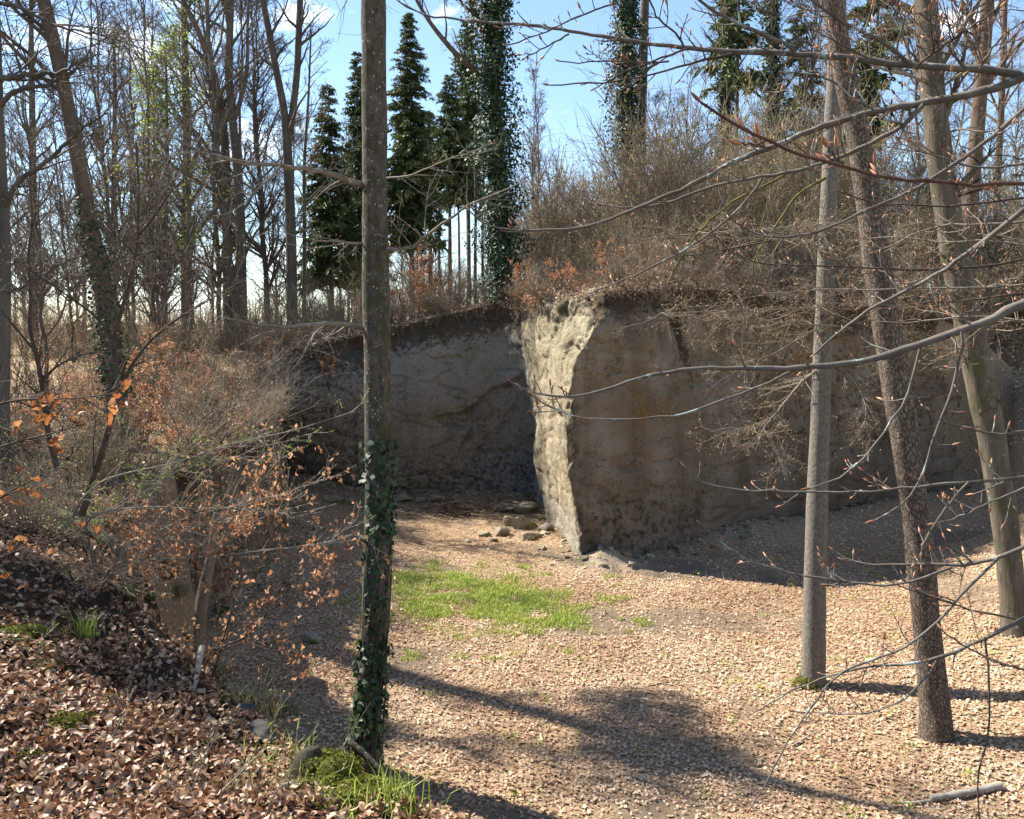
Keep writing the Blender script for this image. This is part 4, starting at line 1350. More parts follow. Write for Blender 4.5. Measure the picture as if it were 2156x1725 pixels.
# ------------------------------------------------------------------ brush
def shrub_kind(name, seed, h, n_stem, spreadr, lean=(0, 0), mat=M_brushtwig, leaves=None, leaf_n=0, leaf_size=0.07, thin=1.0, dens=6, stem_r=0.018, mat_twig=None):
    r_ = np.random.default_rng(seed)
    a = r_.uniform(0, 2 * math.pi, n_stem)
    p0 = np.stack([np.cos(a) * r_.uniform(0, 0.3, n_stem), np.sin(a) * r_.uniform(0, 0.3, n_stem), np.full(n_stem, -0.1)], 1) * (h / 2.5)
    d0 = np.stack([np.cos(a) * spreadr + lean[0], np.sin(a) * spreadr + lean[1], np.ones(n_stem)], 1) + r_.normal(0, 0.12, (n_stem, 3))
    l1, q1 = march(r_, p0, d0, h * r_.uniform(0.6, 1.1, n_stem), stem_r * thin, 0.004 * thin, 7, 0.10, 0.02)
    mb = MB(); arr(mb, l1, q1, 4)
    p, d, r1, t_, k = kids(r_, l1, q1, dens, 0.2, 1.0, 0.7, 0.25, 0.12)
    l2, q2 = march(r_, p, d, h * 0.3 * r_.uniform(0.4, 1.2, len(p)) * (1.15 - 0.6 * t_), 0.0075 * thin, 0.004 * thin, 4, 0.16, 0.04)
    arr(mb, l2, q2, 3)
    p, d, r1, t_, k = kids(r_, l2, q2, 3, 0.2, 1.0, 0.7, 0.3, 0.05)
    l3, q3 = march(r_, p, d, h * 0.11 * r_.uniform(0.4, 1.3, len(p)), 0.0042 * thin, 0.0028 * thin, 2, 0.2, 0.02)
    arr(mb, l3, q3, 3)
    root = put(name, mb.mesh(name, mat))
    tag(root, 'x', 'shrub')
    if leaves is not None:
        e = np.vstack([l3.reshape(-1, 3), l2[:, 2:].reshape(-1, 3)])
        k = r_.choice(len(e), leaf_n)
        mb = MB()
        pos = e[k] + r_.normal(0, 0.05, (len(k), 3))
        mb.leaves(pos, np.array([[0, 0, 1.0]]), leaf_size, r_, 0.6, 0.3, jitter=0.8)
        o = put('leaves', mb.mesh('leaves', leaves), root); o['kind'] = 'stuff'
    return root


class Planter:
    def __init__(self, kinds):
        self.k, self.used = kinds, [False] * len(kinds)

    def place(self, i, x, y, rz, sc, label, group=None, tilt=(0, 0), z=None):
        i %= len(self.k)
        z = gz(x, y) if z is None else z
        if not self.used[i]:
            o = self.k[i]; self.used[i] = True
            o.location = (x, y, z - 0.05); o.rotation_euler = (tilt[0], tilt[1], rz); o.scale = (sc,) * 3
            o['label'] = label
            if group: o['group'] = group
            return o
        return dup(self.k[i], (x, y, z - 0.05), rz, sc, label, group, tilt)


br = np.random.default_rng(500)
hill = Planter([shrub_kind('bare_shrub', 401, 4.4, 15, 0.28, thin=1.5, dens=10), shrub_kind('bare_shrub', 403, 3.4, 18, 0.45, thin=1.4, dens=10), shrub_kind('bare_shrub', 405, 6.0, 13, 0.15, thin=1.6, dens=12),
                shrub_kind('bare_shrub', 407, 4.6, 15, 0.3, thin=1.5, dens=10, leaves=M_fresh, leaf_n=240, leaf_size=0.09), shrub_kind('bare_shrub', 409, 2.6, 20, 0.6, thin=1.3, dens=9, leaves=M_litter, leaf_n=420, leaf_size=0.07)])
n = 0
while n < 172:
    x, y = br.uniform(1.2, 27), br.uniform(27.5, 50)
    s_ = terrain([x], [y])[1][0]
    if s_ < 0.5 or x > 0.66 * y:
        continue
    hill.place(int(br.integers(5)), x, y, br.uniform(0, 6.28), br.uniform(0.8, 1.45) * (0.45 if s_ < 2.5 else 1.0 if s_ < 6 else 1.3), 'bare twiggy shrub in the thicket on the hill above the right rock face', 'shrubs covering the hill above the rock face')
    n += 1
n = 0
while n < 44:
    x, y = br.uniform(-13, 0.6), br.uniform(37.5, 52)
    hill.place(int(br.integers(5)), x, y, br.uniform(0, 6.28), br.uniform(0.3, 0.75), 'bare shrub among the trunks behind the shaded rear rock face', 'shrubs behind the rear rock face')
    n += 1
# far back in the left wood the brush reads as one mass
r_ = np.random.default_rng(515)
yy = r_.uniform(50, 98, 460)
xx = r_.uniform(-0.64, -0.08, 460) * yy
p0 = np.c_[xx, yy, terrain(xx, yy)[0] - 0.1]
p0 = np.repeat(p0, 3, 0) + np.c_[r_.normal(0, 0.5, (1380, 2)), np.zeros(1380)]
l1, q1 = march(r_, p0, np.c_[r_.normal(0, 0.2, (1380, 2)), np.ones(1380)], r_.uniform(1.2, 5.0, 1380), 0.026, 0.009, 5, 0.1, 0.02)
mb = MB(); arr(mb, l1, q1, 3)
p, d, r1, t_, k = kids(r_, l1, q1, 5, 0.2, 1.0, 0.7, 0.25, 0.12)
l2, q2 = march(r_, p, d, r_.uniform(0.3, 0.9, len(p)), 0.011, 0.006, 3, 0.16, 0.04)
arr(mb, l2, q2, 3)
tag(put('far_brush', mb.mesh('far_brush', M_brushtwig)), 'bare brush far back under the trees of the left wood', 'brush', None, 'stuff')
n = 0
while n < 26:
    y = br.uniform(10.5, 18)
    s_ = br.uniform(0.1, 4.5)
    x = np.interp(y, BD[8:13, 1], BD[8:13, 0]) - s_
    if x < -0.66 * y:
        continue
    hill.place(int(br.integers(5)), x, y, br.uniform(0, 6.28), br.uniform(0.22, 0.4), 'low twiggy growth at the rim of the near left bank', 'low twiggy growth on the near left bank', (br.normal(0, 0.15), 0.35))
    n += 1
n = 0
while n < 54:
    y = br.uniform(19, 58)
    x = br.uniform(-0.64, -0.2) * y
    s_ = terrain([x], [y])[1][0]
    if s_ < 0.8 or x > -8.3:
        continue
    hill.place(int(br.integers(5)), x, y, br.uniform(0, 6.28), br.uniform(0.35, 0.8), 'bare shrub in the undergrowth of the left bank', 'shrubs on the left bank')
    n += 1
# stems leaning out over the pit from the left wall
lean_k = Planter([shrub_kind('leaning_shrub', 411, 3.2, 9, 0.25, (0.9, -0.1), M_greytwig, dens=5), shrub_kind('leaning_shrub', 413, 2.6, 10, 0.35, (0.7, 0.1), M_brushtwig, dens=5)])
for i in range(18):
    y = 19 + 17 * i / 17 + br.uniform(-0.4, 0.4)
    xe = np.interp(y, BD[10:17, 1], BD[10:17, 0])
    lean_k.place(i, xe - br.uniform(0.4, 1.2), y, br.uniform(-0.4, 0.4), br.uniform(0.6, 1.0), 'grey-stemmed shrub leaning out over the pit from the left wall', 'shrubs leaning out from the left wall')
# shrubs hanging along the top of the rock
hang = Planter([shrub_kind('hanging_shrub', 421, 1.9, 10, 0.6, (0.0, -0.9), M_greytwig), shrub_kind('hanging_shrub', 423, 1.5, 12, 0.8, (0.2, -1.2), M_brushtwig, leaves=M_litter, leaf_n=160, leaf_size=0.07)])
tops = CLIFF_TOP
for i in range(110):
    k = br.integers(len(tops))
    q = tops[k]
    if q[1] < 26 or (q[0] < 2.9 and q[0] > 1.3) or q[0] > 20:
        continue
    hang.place(i, q[0] - 0.1, q[1] + 0.55, br.uniform(-0.5, 0.5), br.uniform(0.5, 1.05), 'scraggy shrub hanging over the upper edge of the rock face', 'shrubs hanging over the rock edge', z=q[2] + 0.15)
# russet young beeches keeping their dry leaves
M_russet = mat_leaf('russet_leaf', [(0.0, (0.27, 0.105, 0.045)), (0.5, (0.42, 0.2, 0.095)), (1.0, (0.55, 0.32, 0.18))], 0.55, 0.45)
rus = Planter([shrub_kind('russet_beech', 431, 2.6, 5, 0.35, leaves=M_russet, leaf_n=1500, leaf_size=0.085, mat=M_twig), shrub_kind('russet_beech', 433, 1.8, 6, 0.6, leaves=M_russet, leaf_n=1200, leaf_size=0.08, mat=M_twig)])
for i, (u, v, d, sc, lab) in enumerate([
        (862, 640, 38.5, 1.25, 'tall russet young beech behind the rear rock face, right of the dark central trunk'),
        (835, 660, 38.0, 0.8, 'small russet young beech close against the dark central trunk'),
        (905, 650, 39.0, 0.75, 'low russet young beech right of the taller russet one'),
        (435, 905, 21.5, 0.95, 'bright russet young beech on the left bank above the small sandstone wall'),
        (398, 915, 20.0, 0.7, 'russet beech bush just left of the bright one on the left bank'),
        (480, 925, 23.5, 0.7, 'russet beech bush right of the bright one on the left bank'),
        (300, 870, 26.0, 1.1, 'faded russet young beech behind the ivy foot of the leaning trunk'),
        (335, 850, 29.0, 0.9, 'dull russet young beech farther back on the left bank'),
        (690, 800, 35.8, 0.55, 'little pinkish-brown beech clinging to the rear rock face'),
        (1130, 640, 31.2, 0.6, 'russet beech twigs hanging beside the top of the sunlit corner'),
        (1105, 625, 33.0, 0.65, 'russet beech bush in the notch left of the sunlit corner'),
        (1180, 585, 29.5, 0.6, 'brown-leaved bush on the turf right above the sunlit corner'),
        (1290, 590, 29.0, 0.6, 'brown-leaved bush at the shoulder of the sunlit corner'),
        (560, 740, 37.0, 0.6, 'dim russet beech bush at the left end of the rear rock face'),
        (250, 1010, 13.5, 0.5, 'russet beech growth behind the drooping dark root'),
        (360, 1050, 15.0, 0.6, 'russet beech growth over the pit rim behind the fan of twigs'),
        (430, 1000, 18.5, 0.6, 'russet beech growth on the lip of the small sandstone wall'),
        (120, 960, 16.0, 0.7, 'russet beech growth between the two dark saplings at left')]):
    q = P(u, v, d)
    rus.place(i, q[0], q[1], br.uniform(0, 6.28), sc, lab, None, z=(None if v > 820 or i < 3 else q[2] - 0.3))

n = 0
while n < 20:
    y = br.uniform(17, 33)
    s_ = br.uniform(0.3, 7)
    x = np.interp(y, BD[8:17, 1], BD[8:17, 0]) - s_
    if x < -0.6 * y:
        continue
    rus.place(n, x, y, br.uniform(0, 6.28), br.uniform(0.4, 0.75), 'copper-leaved young beech in the tangle of the left bank', 'copper beeches in the left bank brush')
    n += 1
dry = Planter([shrub_kind('dry_shrub', 451, 2.4, 9, 0.35, leaves=M_litter, leaf_n=420, leaf_size=0.07, mat=M_tantwig, thin=1.5, dens=4), shrub_kind('dry_shrub', 453, 1.8, 12, 0.6, leaves=M_orange, leaf_n=420, leaf_size=0.075, mat=M_brown, thin=1.4, dens=4), shrub_kind('dry_shrub', 455, 2.8, 8, 0.25, leaves=M_fresh, leaf_n=120, leaf_size=0.06, mat=M_twig, thin=1.6, dens=4)])
n = 0
while n < 85:
    y = br.uniform(13, 36)
    s_ = br.uniform(0.2, 9) if y > 18 else br.uniform(0.2, 4)
    x = np.interp(y, BD[8:17, 1], BD[8:17, 0]) - s_
    if x < -0.64 * y:
        continue
    dry.place(int(br.integers(3)), x, y, br.uniform(0, 6.28), br.uniform(0.4, 0.95) * (0.6 if y < 18 else 1), 'dry tan shrub with a few brown leaves in the tangle on the left bank', 'dry shrubs tangled on the left bank', (br.normal(0, 0.15), 0.2))
    n += 1
rim = Planter([shrub_kind('rim_shrub', 461, 1.7, 12, 0.7, (0, -0.5), M_brushtwig, leaves=M_litter, leaf_n=240, leaf_size=0.07, thin=1.2), shrub_kind('rim_shrub', 463, 2.1, 10, 0.5, (0.1, -0.2), M_tantwig, thin=1.2), shrub_kind('rim_shrub', 465, 1.3, 12, 0.9, (-0.1, -0.5), M_brushtwig, leaves=M_orange, leaf_n=200, leaf_size=0.06, thin=1.2)])
n = 0
while n < 120:
    x, y = br.uniform(-9.5, 20), br.uniform(26, 39.5)
    s_ = terrain([x], [y])[1][0]
    if not 0.25 < s_ < 3.0 or (x < 1 and y < 35.8):
        continue
    rim.place(int(br.integers(3)), x, y, br.uniform(-0.8, 0.8), br.uniform(0.45, 1.0), 'straggling brown shrub on the turf right along the rim of the rock face', 'shrubs along the rim of the rock face')
    n += 1
# rubble and crumbs along the foot of the rock
r_ = np.random.default_rng(446)
mb = MB()
ft_ = A2[:, 2]
k = r_.integers(0, len(ft_), 900)
pp = ft_[k][:, :2] + nrm[k, 2][:, :2] * (0.1 + 1.1 * r_.random((900, 1)) ** 2.2) + r_.normal(0, 0.05, (900, 2))
pz = terrain(pp[:, 0], pp[:, 1])[0]
sz = 0.03 + 0.16 * r_.random(900) ** 4
cube = np.array([(-1, -1, -1), (1, -1, -1), (1, 1, -1), (-1, 1, -1), (-1, -1, 1), (1, -1, 1), (1, 1, 1), (-1, 1, 1)], float) * 0.6
cq = [(0, 3, 2, 1), (4, 5, 6, 7), (0, 1, 5, 4), (1, 2, 6, 5), (2, 3, 7, 6), (3, 0, 4, 7)]
for i in range(900):
    a_ = r_.uniform(0, 6.28)
    V = (cube + r_.normal(0, 0.28, cube.shape)) * [1.2, 1, 0.6]
    R_ = np.array([[math.cos(a_), -math.sin(a_), 0], [math.sin(a_), math.cos(a_), 0], [0, 0, 1]])
    mb.add((V @ R_.T) * sz[i] + [pp[i, 0], pp[i, 1], pz[i] + sz[i] * 0.25], Q=cq)
tag(put('rubble', mb.mesh('rubble', M_stone, None, False)), 'sandstone rubble and crumbs along the foot of the rock', 'rubble', None, 'stuff')

# roots and dead stems hanging over the rock edge
r_ = np.random.default_rng(444)
k = r_.integers(0, len(tops), 2600)
p0 = tops[k] + np.stack([r_.normal(0, 0.1, 2600), r_.normal(0.0, 0.12, 2600), r_.normal(0.08, 0.12, 2600)], 1)
p0 = p0[p0[:, 1] > 25.4]
d0 = np.c_[r_.normal(0, 0.6, len(p0)), r_.normal(-0.6, 0.4, len(p0)), r_.normal(-0.1, 0.4, len(p0))]
l1, q1 = march(r_, p0, d0, r_.uniform(0.15, 0.85, len(p0)), 0.008, 0.003, 5, 0.22, -0.14)
mb = MB(); arr(mb, l1, q1, 3)
tag(put('hanging_roots', mb.mesh('hanging_roots', M_brushtwig)), 'roots and dead stems hanging over the rock edge', 'roots', None, 'stuff')

# ------------------------------------------------------------------ fallen leaves
lr = np.random.default_rng(600)


def scatter_leaves(n, xr, yr, size, keep, name, mat, label, lift=0.012, near=False, full=False):
    x = lr.uniform(*xr, n); y = lr.uniform(*yr, n)
    z, s, k = terrain(x, y)
    u, v = proj(np.stack([x, y, z], 1))
    m_ = keep(x, y, z, s, k) & (u > -120) & (u < 2280) & (v < 1850)
    x, y, z = x[m_], y[m_], z[m_]
    e = 0.06
    zx = terrain(x + e, y)[0]; zy = terrain(x, y + e)[0]
    nn = unit(np.stack([-(zx - z) / e, -(zy - z) / e, np.ones_like(z)], 1))
    pos = np.stack([x, y, z], 1) + nn * (lift + lr.random((len(x), 1)) * 0.03)
    mb = MB()
    if full:
        pos = pos + nn * lr.random((len(pos), 1)) ** 2 * 0.05
        mb.oval_leaves(pos, nn, size, lr, 0.6, 0.42, jitter=0.6)
    else:
        dr = fbm(np.c_[x, y, 0 * x] * 0.55, 4, 37)
        big = lr.uniform(0.55, 1.35, len(pos))
        mb.quads(pos, nn, size * big, lr, 0.66, 0.3, np.clip(0.12 + 0.72 * lr.random(len(pos)) ** 1.1 + 0.42 * dr, 0, 1))
    o = put(name, mb.mesh(name, mat, None, full))
    return tag(o, label, 'leaves', None, 'stuff')


GR = np.array([(838, 1240), (880, 1212), (960, 1210), (1030, 1225), (1110, 1255), (1215, 1288), (1205, 1312), (1100, 1318), (1000, 1320), (930, 1300), (850, 1285)], float)


def keep_floor(x, y, z, s, k):
    p3 = np.stack([x, y, np.zeros_like(x)], 1)
    bare = fbm(p3 * 0.45, 4, 11) + 0.12 * np.exp(-(((x - 4.2) / 3.2) ** 2 + ((y - 21.5) / 3.0) ** 2))
    pr = 1 - 0.75 * sm(0.15, 0.4, bare) - 0.7 * np.exp(-(((x - 2.7) / 1.0) ** 2 + ((y - 25.1) / 0.7) ** 2)) - 0.35 * sm(24, 30, y)
    return (s < -0.1) & (lr.random(len(x)) < pr)


scatter_leaves(135000, (-8, 17), (9, 24), 0.068, keep_floor, 'leaf_litter', M_litter, 'pale tan fallen beech leaves carpeting the sunny quarry floor')
scatter_leaves(46000, (-10, 19), (24, 36.2), 0.074, keep_floor, 'leaf_litter', M_litter, 'brown fallen leaves strewn on the rear part of the quarry floor')
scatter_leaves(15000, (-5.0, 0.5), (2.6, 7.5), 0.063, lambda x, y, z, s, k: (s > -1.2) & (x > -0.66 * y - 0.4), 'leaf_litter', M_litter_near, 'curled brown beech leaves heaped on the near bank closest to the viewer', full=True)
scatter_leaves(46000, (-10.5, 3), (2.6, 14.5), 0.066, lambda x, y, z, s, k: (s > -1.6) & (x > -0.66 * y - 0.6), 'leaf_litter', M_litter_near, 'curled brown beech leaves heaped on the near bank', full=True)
scatter_leaves(30000, (-26, -7), (13, 36), 0.10, lambda x, y, z, s, k: (s > 0.1), 'leaf_litter', M_litter, 'sun-flecked fallen leaves on the left bank under the brush')
scatter_leaves(42000, (-10, 28), (26.5, 50), 0.13, lambda x, y, z, s, k: (s > 0.3), 'leaf_litter', M_litter, 'fallen leaves on the hill among the shrubs')
# leaves caught along the upper edge of the rock
k = lr.integers(0, len(tops), 5000)
pos = tops[k] + np.stack([lr.normal(0, 0.12, 5000), lr.normal(0.15, 0.3, 5000), lr.normal(0.06, 0.16, 5000)], 1)
pos = pos[(pos[:, 1] > 25)]
mb = MB()
mb.quads(pos, np.array([[0, -0.4, 0.9]]), 0.09, lr, 0.65, 0.6)
tag(put('leaf_litter', mb.mesh('leaf_litter', M_litter, None, False)), 'fallen leaves caught along the upper edge of the rock', 'leaves', None, 'stuff')

# single leaves that show largest, on the near bank
mb = MB()
LEAF = []
for i in range(7):
    r_ = np.random.default_rng(700 + i)
    mb = MB()
    L_, Wd = 0.082, 0.05
    V, Tq = [], []
    nl = 6
    for j in range(nl + 1):
        t_ = j / nl
        w = Wd * 0.5 * math.sin(math.pi * min(1, t_ * 0.96 + 0.03)) ** 0.75
        cz = 0.022 * math.sin(t_ * math.pi * 1.3 + i) * (1 if i % 2 else -1)
        for sgn in (-1, 0, 1):
            V.append((t_ * L_ - L_ / 2, sgn * w, cz + abs(sgn) * (0.012 + 0.008 * r_.normal())))
    for j in range(nl):
        for c_ in (0, 1):
            Tq.append((j * 3 + c_, j * 3 + c_ + 1, j * 3 + c_ + 4, j * 3 + c_ + 3))
    mb.add(np.array(V), Q=Tq, tint=np.full(len(V), [0.25, 0.5, 0.7, 0.95, 0.4, 0.85, 0.6][i]))
    LEAF.append(mb.mesh('fallen_leaf', M_litter_near))
n = 0
while n < 260:
    u, v = lr.uniform(-10, 640), lr.uniform(1500, 1735)
    if v < 1500 + max(0, (u - 350)) * 0.55:
        continue
    h_ = hit(u, v, 2.5, 14)
    o = put('fallen_leaf', LEAF[n % 7], None, (h_[0], h_[1], h_[2] + 0.045))
    o.rotation_euler = (lr.normal(0.15, 0.4), lr.normal(0, 0.4), lr.uniform(0, 6.28))
    tag(o, 'curled brown beech leaf lying on top of the near bank', 'leaf', 'beech leaves on the near bank')
    n += 1

r_ = np.random.default_rng(620)
x, y = r_.uniform(-6, 14, 420), r_.uniform(11, 33, 420)
z, s_, _k = terrain(x, y)
ok = s_ < -0.4
p0 = np.c_[x, y, z + 0.03][ok]
a_ = r_.uniform(0, 6.28, len(p0))
l1, q1 = march(r_, p0, np.c_[np.cos(a_), np.sin(a_), r_.normal(0.03, 0.06, len(p0))], r_.uniform(0.12, 0.8, len(p0)), 0.008, 0.003, 4, 0.15)
mb = MB(); arr(mb, l1, q1, 4)
tag(put('fallen_twigs', mb.mesh('fallen_twigs', M_greytwig)), 'small fallen twigs strewn over the leaves of the quarry floor', 'twigs', None, 'stuff')

# ------------------------------------------------------------------ grass
def blades(mb, pos, h, rng, w=0.012, leanv=0.35):
    n = len(pos)
    a = rng.uniform(0, 2 * math.pi, n)
    d = np.stack([np.cos(a), np.sin(a), np.zeros(n)], 1)
    hh_ = np.broadcast_to(h, (n,)) * rng.uniform(0.55, 1.25, n)
    side = np.stack([-np.sin(a), np.cos(a), np.zeros(n)], 1) * (w * rng.uniform(0.6, 1.3, n))[:, None]
    up = np.array([0, 0, 1.0])
    b = rng.uniform(0.1, 1.0, n)[:, None] * leanv
    mid = pos + up * (hh_ * 0.55)[:, None] + d * (hh_[:, None] * b * 0.35)
    tip = pos + up * (hh_ * (1 - 0.25 * b[:, 0]))[:, None] + d * (hh_[:, None] * b * 1.2)
    V = np.stack([pos - side, pos + side, mid + side * 0.8, mid - side * 0.8, tip], 1).reshape(-1, 3)
    k = np.arange(n)[:, None] * 5
    mb.add(V, T=np.concatenate([k + [0, 1, 2], k + [0, 2, 3], k + [3, 2, 4]], 0), tint=np.repeat(rng.random(n), 5))


gr = np.random.default_rng(610)
x, y = gr.uniform(-4.5, 4.2, 150000), gr.uniform(17.5, 27, 150000)
z = terrain(x, y)[0]
u, v = proj(np.stack([x, y, z], 1))
ins = in_poly(u, v, GR)
p3 = np.stack([x, y, z * 0], 1)
cl = fbm(p3 * 1.6, 4, 15)
edge = np.zeros(len(x))
for q_ in range(10):
    edge += in_poly(u + 90 * fbm(p3 * 1.3, 4, 19) + gr.normal(0, 38, len(x)), v + 45 * fbm(p3 * 1.3, 4, 23) + gr.normal(0, 15, len(x)), GR) / 10
cl2 = fbm(p3 * 2.6, 3, 29)
keep = ((gr.random(len(x)) < edge ** 1.2 * sm(-0.5, 0.1, cl) * 1.1)) | ((cl2 > 0.36) & (gr.random(len(x)) < 0.3) & (x < 3.4) & (y < 25) & (np.hypot((x + 0.2) / 4.6, (y - 21) / 5) < 1))
mb = MB()
blades(mb, np.stack([x, y, z - 0.01], 1)[keep], 0.13 + 0.09 * cl[keep], gr, 0.009, 0.6)
tag(put('grass', mb.mesh('grass', M_grass, None, False)), 'bright green patch of young grass on the quarry floor', 'grass', None, 'stuff')
# small green plants dotted on the floor
mb = MB()
c_ = []
for i in range(150):
    q = np.array([gr.uniform(-4, 13), gr.uniform(11.5, 27)])
    if terrain([q[0]], [q[1]])[1][0] > -0.3:
        continue
    m_ = int(gr.integers(6, 22))
    pp = np.c_[q[0] + gr.normal(0, 0.09, m_), q[1] + gr.normal(0, 0.09, m_)]
    c_.append(np.c_[pp, terrain(pp[:, 0], pp[:, 1])[0] + gr.uniform(0.02, 0.12, m_)])
mb.quads(np.vstack(c_), np.array([[0, 0, 1.0]]), 0.055, gr, 0.8, 0.6)
tag(put('ground_plants', mb.mesh('ground_plants', M_grass, None, False)), 'small green seedlings dotted over the leaf litter', 'ground plants', None, 'stuff')


def tuft(u, v, n, h, label, d0=2.5, mat=M_dry, w=0.006, sp_r=0.14):
    q = hit(u, v, d0, 30)
    r_ = np.random.default_rng(int(u * 7 + v))
    mb = MB()
    pp = np.c_[r_.normal(0, sp_r, n), r_.normal(0, sp_r, n), np.full(n, -0.02)]
    blades(mb, pp, h, r_, w, 0.9)
    o = put('grass_tuft', mb.mesh('grass_tuft', mat, None, False), None, q)
    return tag(o, label, 'grass tuft')


tuft(178, 1345, 60, 0.3, 'green grass tuft beside the lying stick on the near bank', mat=M_grass, w=0.004, sp_r=0.07)
tuft(415, 1320, 240, 0.32, 'dry grass hanging at the bank edge left of the pale snag')
tuft(370, 1255, 220, 0.3, 'straggly grass at the bank edge under the drooping dark root')
tuft(455, 1430, 240, 0.3, 'dry grass tuft at the top of the peeled branch')
tuft(590, 1500, 160, 0.3, 'grass tuft above the dark rocks at the bank edge')
tuft(520, 1500, 160, 0.25, 'grass tuft left of the dark rocks on the bank edge')
tuft(660, 1600, 130, 0.3, 'grey-green grass tuft beside the mossy stump', mat=M_dry)
tuft(585, 1610, 70, 0.22, 'green grass tuft left of the mossy stump on the bank', mat=M_grass, w=0.004)
tuft(825, 1695, 80, 0.24, 'green grass tuft at the foot of the ivy-grown beech', mat=M_grass, w=0.004)
tuft(800, 1640, 50, 0.22, 'thin grass tuft behind the moss near the beech foot', w=0.004)
tuft(300, 1700, 100, 0.16, 'low grass wisps among the near leaves at the bottom', sp_r=0.25, w=0.003)
tuft(560, 1690, 160, 0.2, 'matted dry grass on the bank next to the cut branch', sp_r=0.25, w=0.004)

# ------------------------------------------------------------------ moss, rocks, wood on the ground
def moss_mound(u, v, s, n, label, d0=2.5, size=0.022):
    q = hit(u, v, d0, 30)
    r_ = np.random.default_rng(int(u * 3 + v))
    mb = MB()
    parts_ = [(0, 0, 1.0)] + [(r_.uniform(-0.7, 0.7), r_.uniform(-0.7, 0.7), r_.uniform(0.35, 0.7)) for _ in range(6)]
    for a_, b_, k_s in parts_:
        c_ = (a_ * s[0], b_ * s[1], -0.05 - 0.02 * abs(a_))
        ss_ = (s[0] * 0.7 * k_s, s[1] * 0.7 * k_s, s[2] * (0.5 + 0.5 * k_s))
        lump(mb, (c_[0], c_[1], c_[2] - 0.015), [0.93 * q_ for q_ in ss_], int(u) % 50, 0.3, 1.8)
        moss_clump(mb, c_, ss_, int(n * k_s * 0.38), size, r_)
    o = put('moss_cushion', mb.mesh('moss_cushion', M_moss), None, q)
    return tag(o, label, 'moss')


moss_mound(132, 1530, (0.24, 0.2, 0.14), 2600, 'round yellow-green moss cushion among the leaves at lower left')
moss_mound(15, 1335, (0.3, 0.25, 0.12), 2600, 'moss cushion at the left edge above the lying stick')
moss_mound(30, 1590, (0.28, 0.2, 0.08), 1600, 'flat dark moss patch at the left edge near the bottom')
moss_mound(560, 1625, (0.12, 0.1, 0.07), 900, 'small moss cushion left of the mossy stump')
moss_mound(760, 1700, (0.5, 0.34, 0.2), 9000, 'large bright moss slope at the bottom beside the beech foot', d0=4)
moss_mound(705, 1655, (0.3, 0.25, 0.25), 2400, 'moss bulge right below the mossy stump', d0=4)
moss_mound(342, 1190, (0.3, 0.3, 0.22), 2200, 'mossy hummock at the bank edge behind the drooping dark root', d0=8)
moss_mound(455, 1470, (0.22, 0.16, 0.07), 1400, 'moss strip along the bank edge by the peeled branch')
moss_mound(385, 1340, (0.2, 0.18, 0.08), 1400, 'moss patch on the bank edge above the peeled branch')
moss_mound(300, 1250, (0.24, 0.2, 0.09), 1400, 'moss patch on the bank edge right of the drooping root')
moss_mound(150, 1205, (0.3, 0.2, 0.08), 1400, 'mossy patch on the shaded bank left of the drooping root')
moss_mound(70, 1400, (0.25, 0.2, 0.08), 1200, 'thin moss patch below the lying stick at left')


def stone(u, v, s, seed, label, d=None, name='rock', mat=M_stone, sink=0.2, rz=0.0):
    q = hit(u, v, 2.5, 60)
    mb = MB()
    r_ = np.random.default_rng(seed + 1000)
    V = sph * (1 + 0.25 * fbm(sph * 1.3 + seed * 3.7, 3, seed))[:, None]
    for _ in range(11):                                  # broken faces
        nn = unit(r_.normal(0, 1, 3)); h_ = r_.uniform(0.5, 0.8)
        e_ = np.maximum(V @ nn - h_, 0)
        V = V - e_[:, None] * nn
    V = V * (1 + 0.05 * fbm(V * 5 + seed, 3, seed))[:, None] * np.array(s) + [0, 0, s[2] * (0.6 - sink)]
    mb.add(V, Q=SPH_Q)
    me = mb.mesh(name, mat, None, False)
    o = put(name, me, None, q)
    o.rotation_euler = (0.1, 0.05, rz)
    return tag(o, label, 'rock')


stone(1098, 1112, (0.62, 0.42, 0.34), 3, 'pale angular sandstone block at the foot of the rock corner', rz=0.5)
stone(1055, 1128, (0.36, 0.3, 0.24), 5, 'round mossy boulder in front of the pale sandstone block')
stone(1072, 1106, (0.32, 0.28, 0.26), 7, 'mossy rock touching the back of the pale sandstone block')
stone(1020, 1130, (0.22, 0.2, 0.16), 9, 'small mossy rock left of the other boulders')
stone(1112, 1136, (0.3, 0.26, 0.18), 11, 'low sandstone lump right in front of the pale block')
stone(1150, 1118, (0.28, 0.22, 0.2), 13, 'sandstone chunk between the boulders and the rock corner')
stone(985, 1142, (0.24, 0.2, 0.1), 15, 'flat mossy stone in the grass left of the boulders')
stone(1040, 1140, (0.16, 0.13, 0.1), 16, 'little stone in front of the round mossy boulder')
stone(505, 1508, (0.16, 0.12, 0.07), 17, 'dark grey stone at the edge of the near bank', mat=M_darkstone)
stone(552, 1552, (0.26, 0.13, 0.09), 19, 'larger dark grey stone set in the near bank edge', mat=M_darkstone, rz=-0.7)
stone(655, 1350, (0.3, 0.22, 0.16), 21, 'pale flat stone lying in the pit by the shade edge')
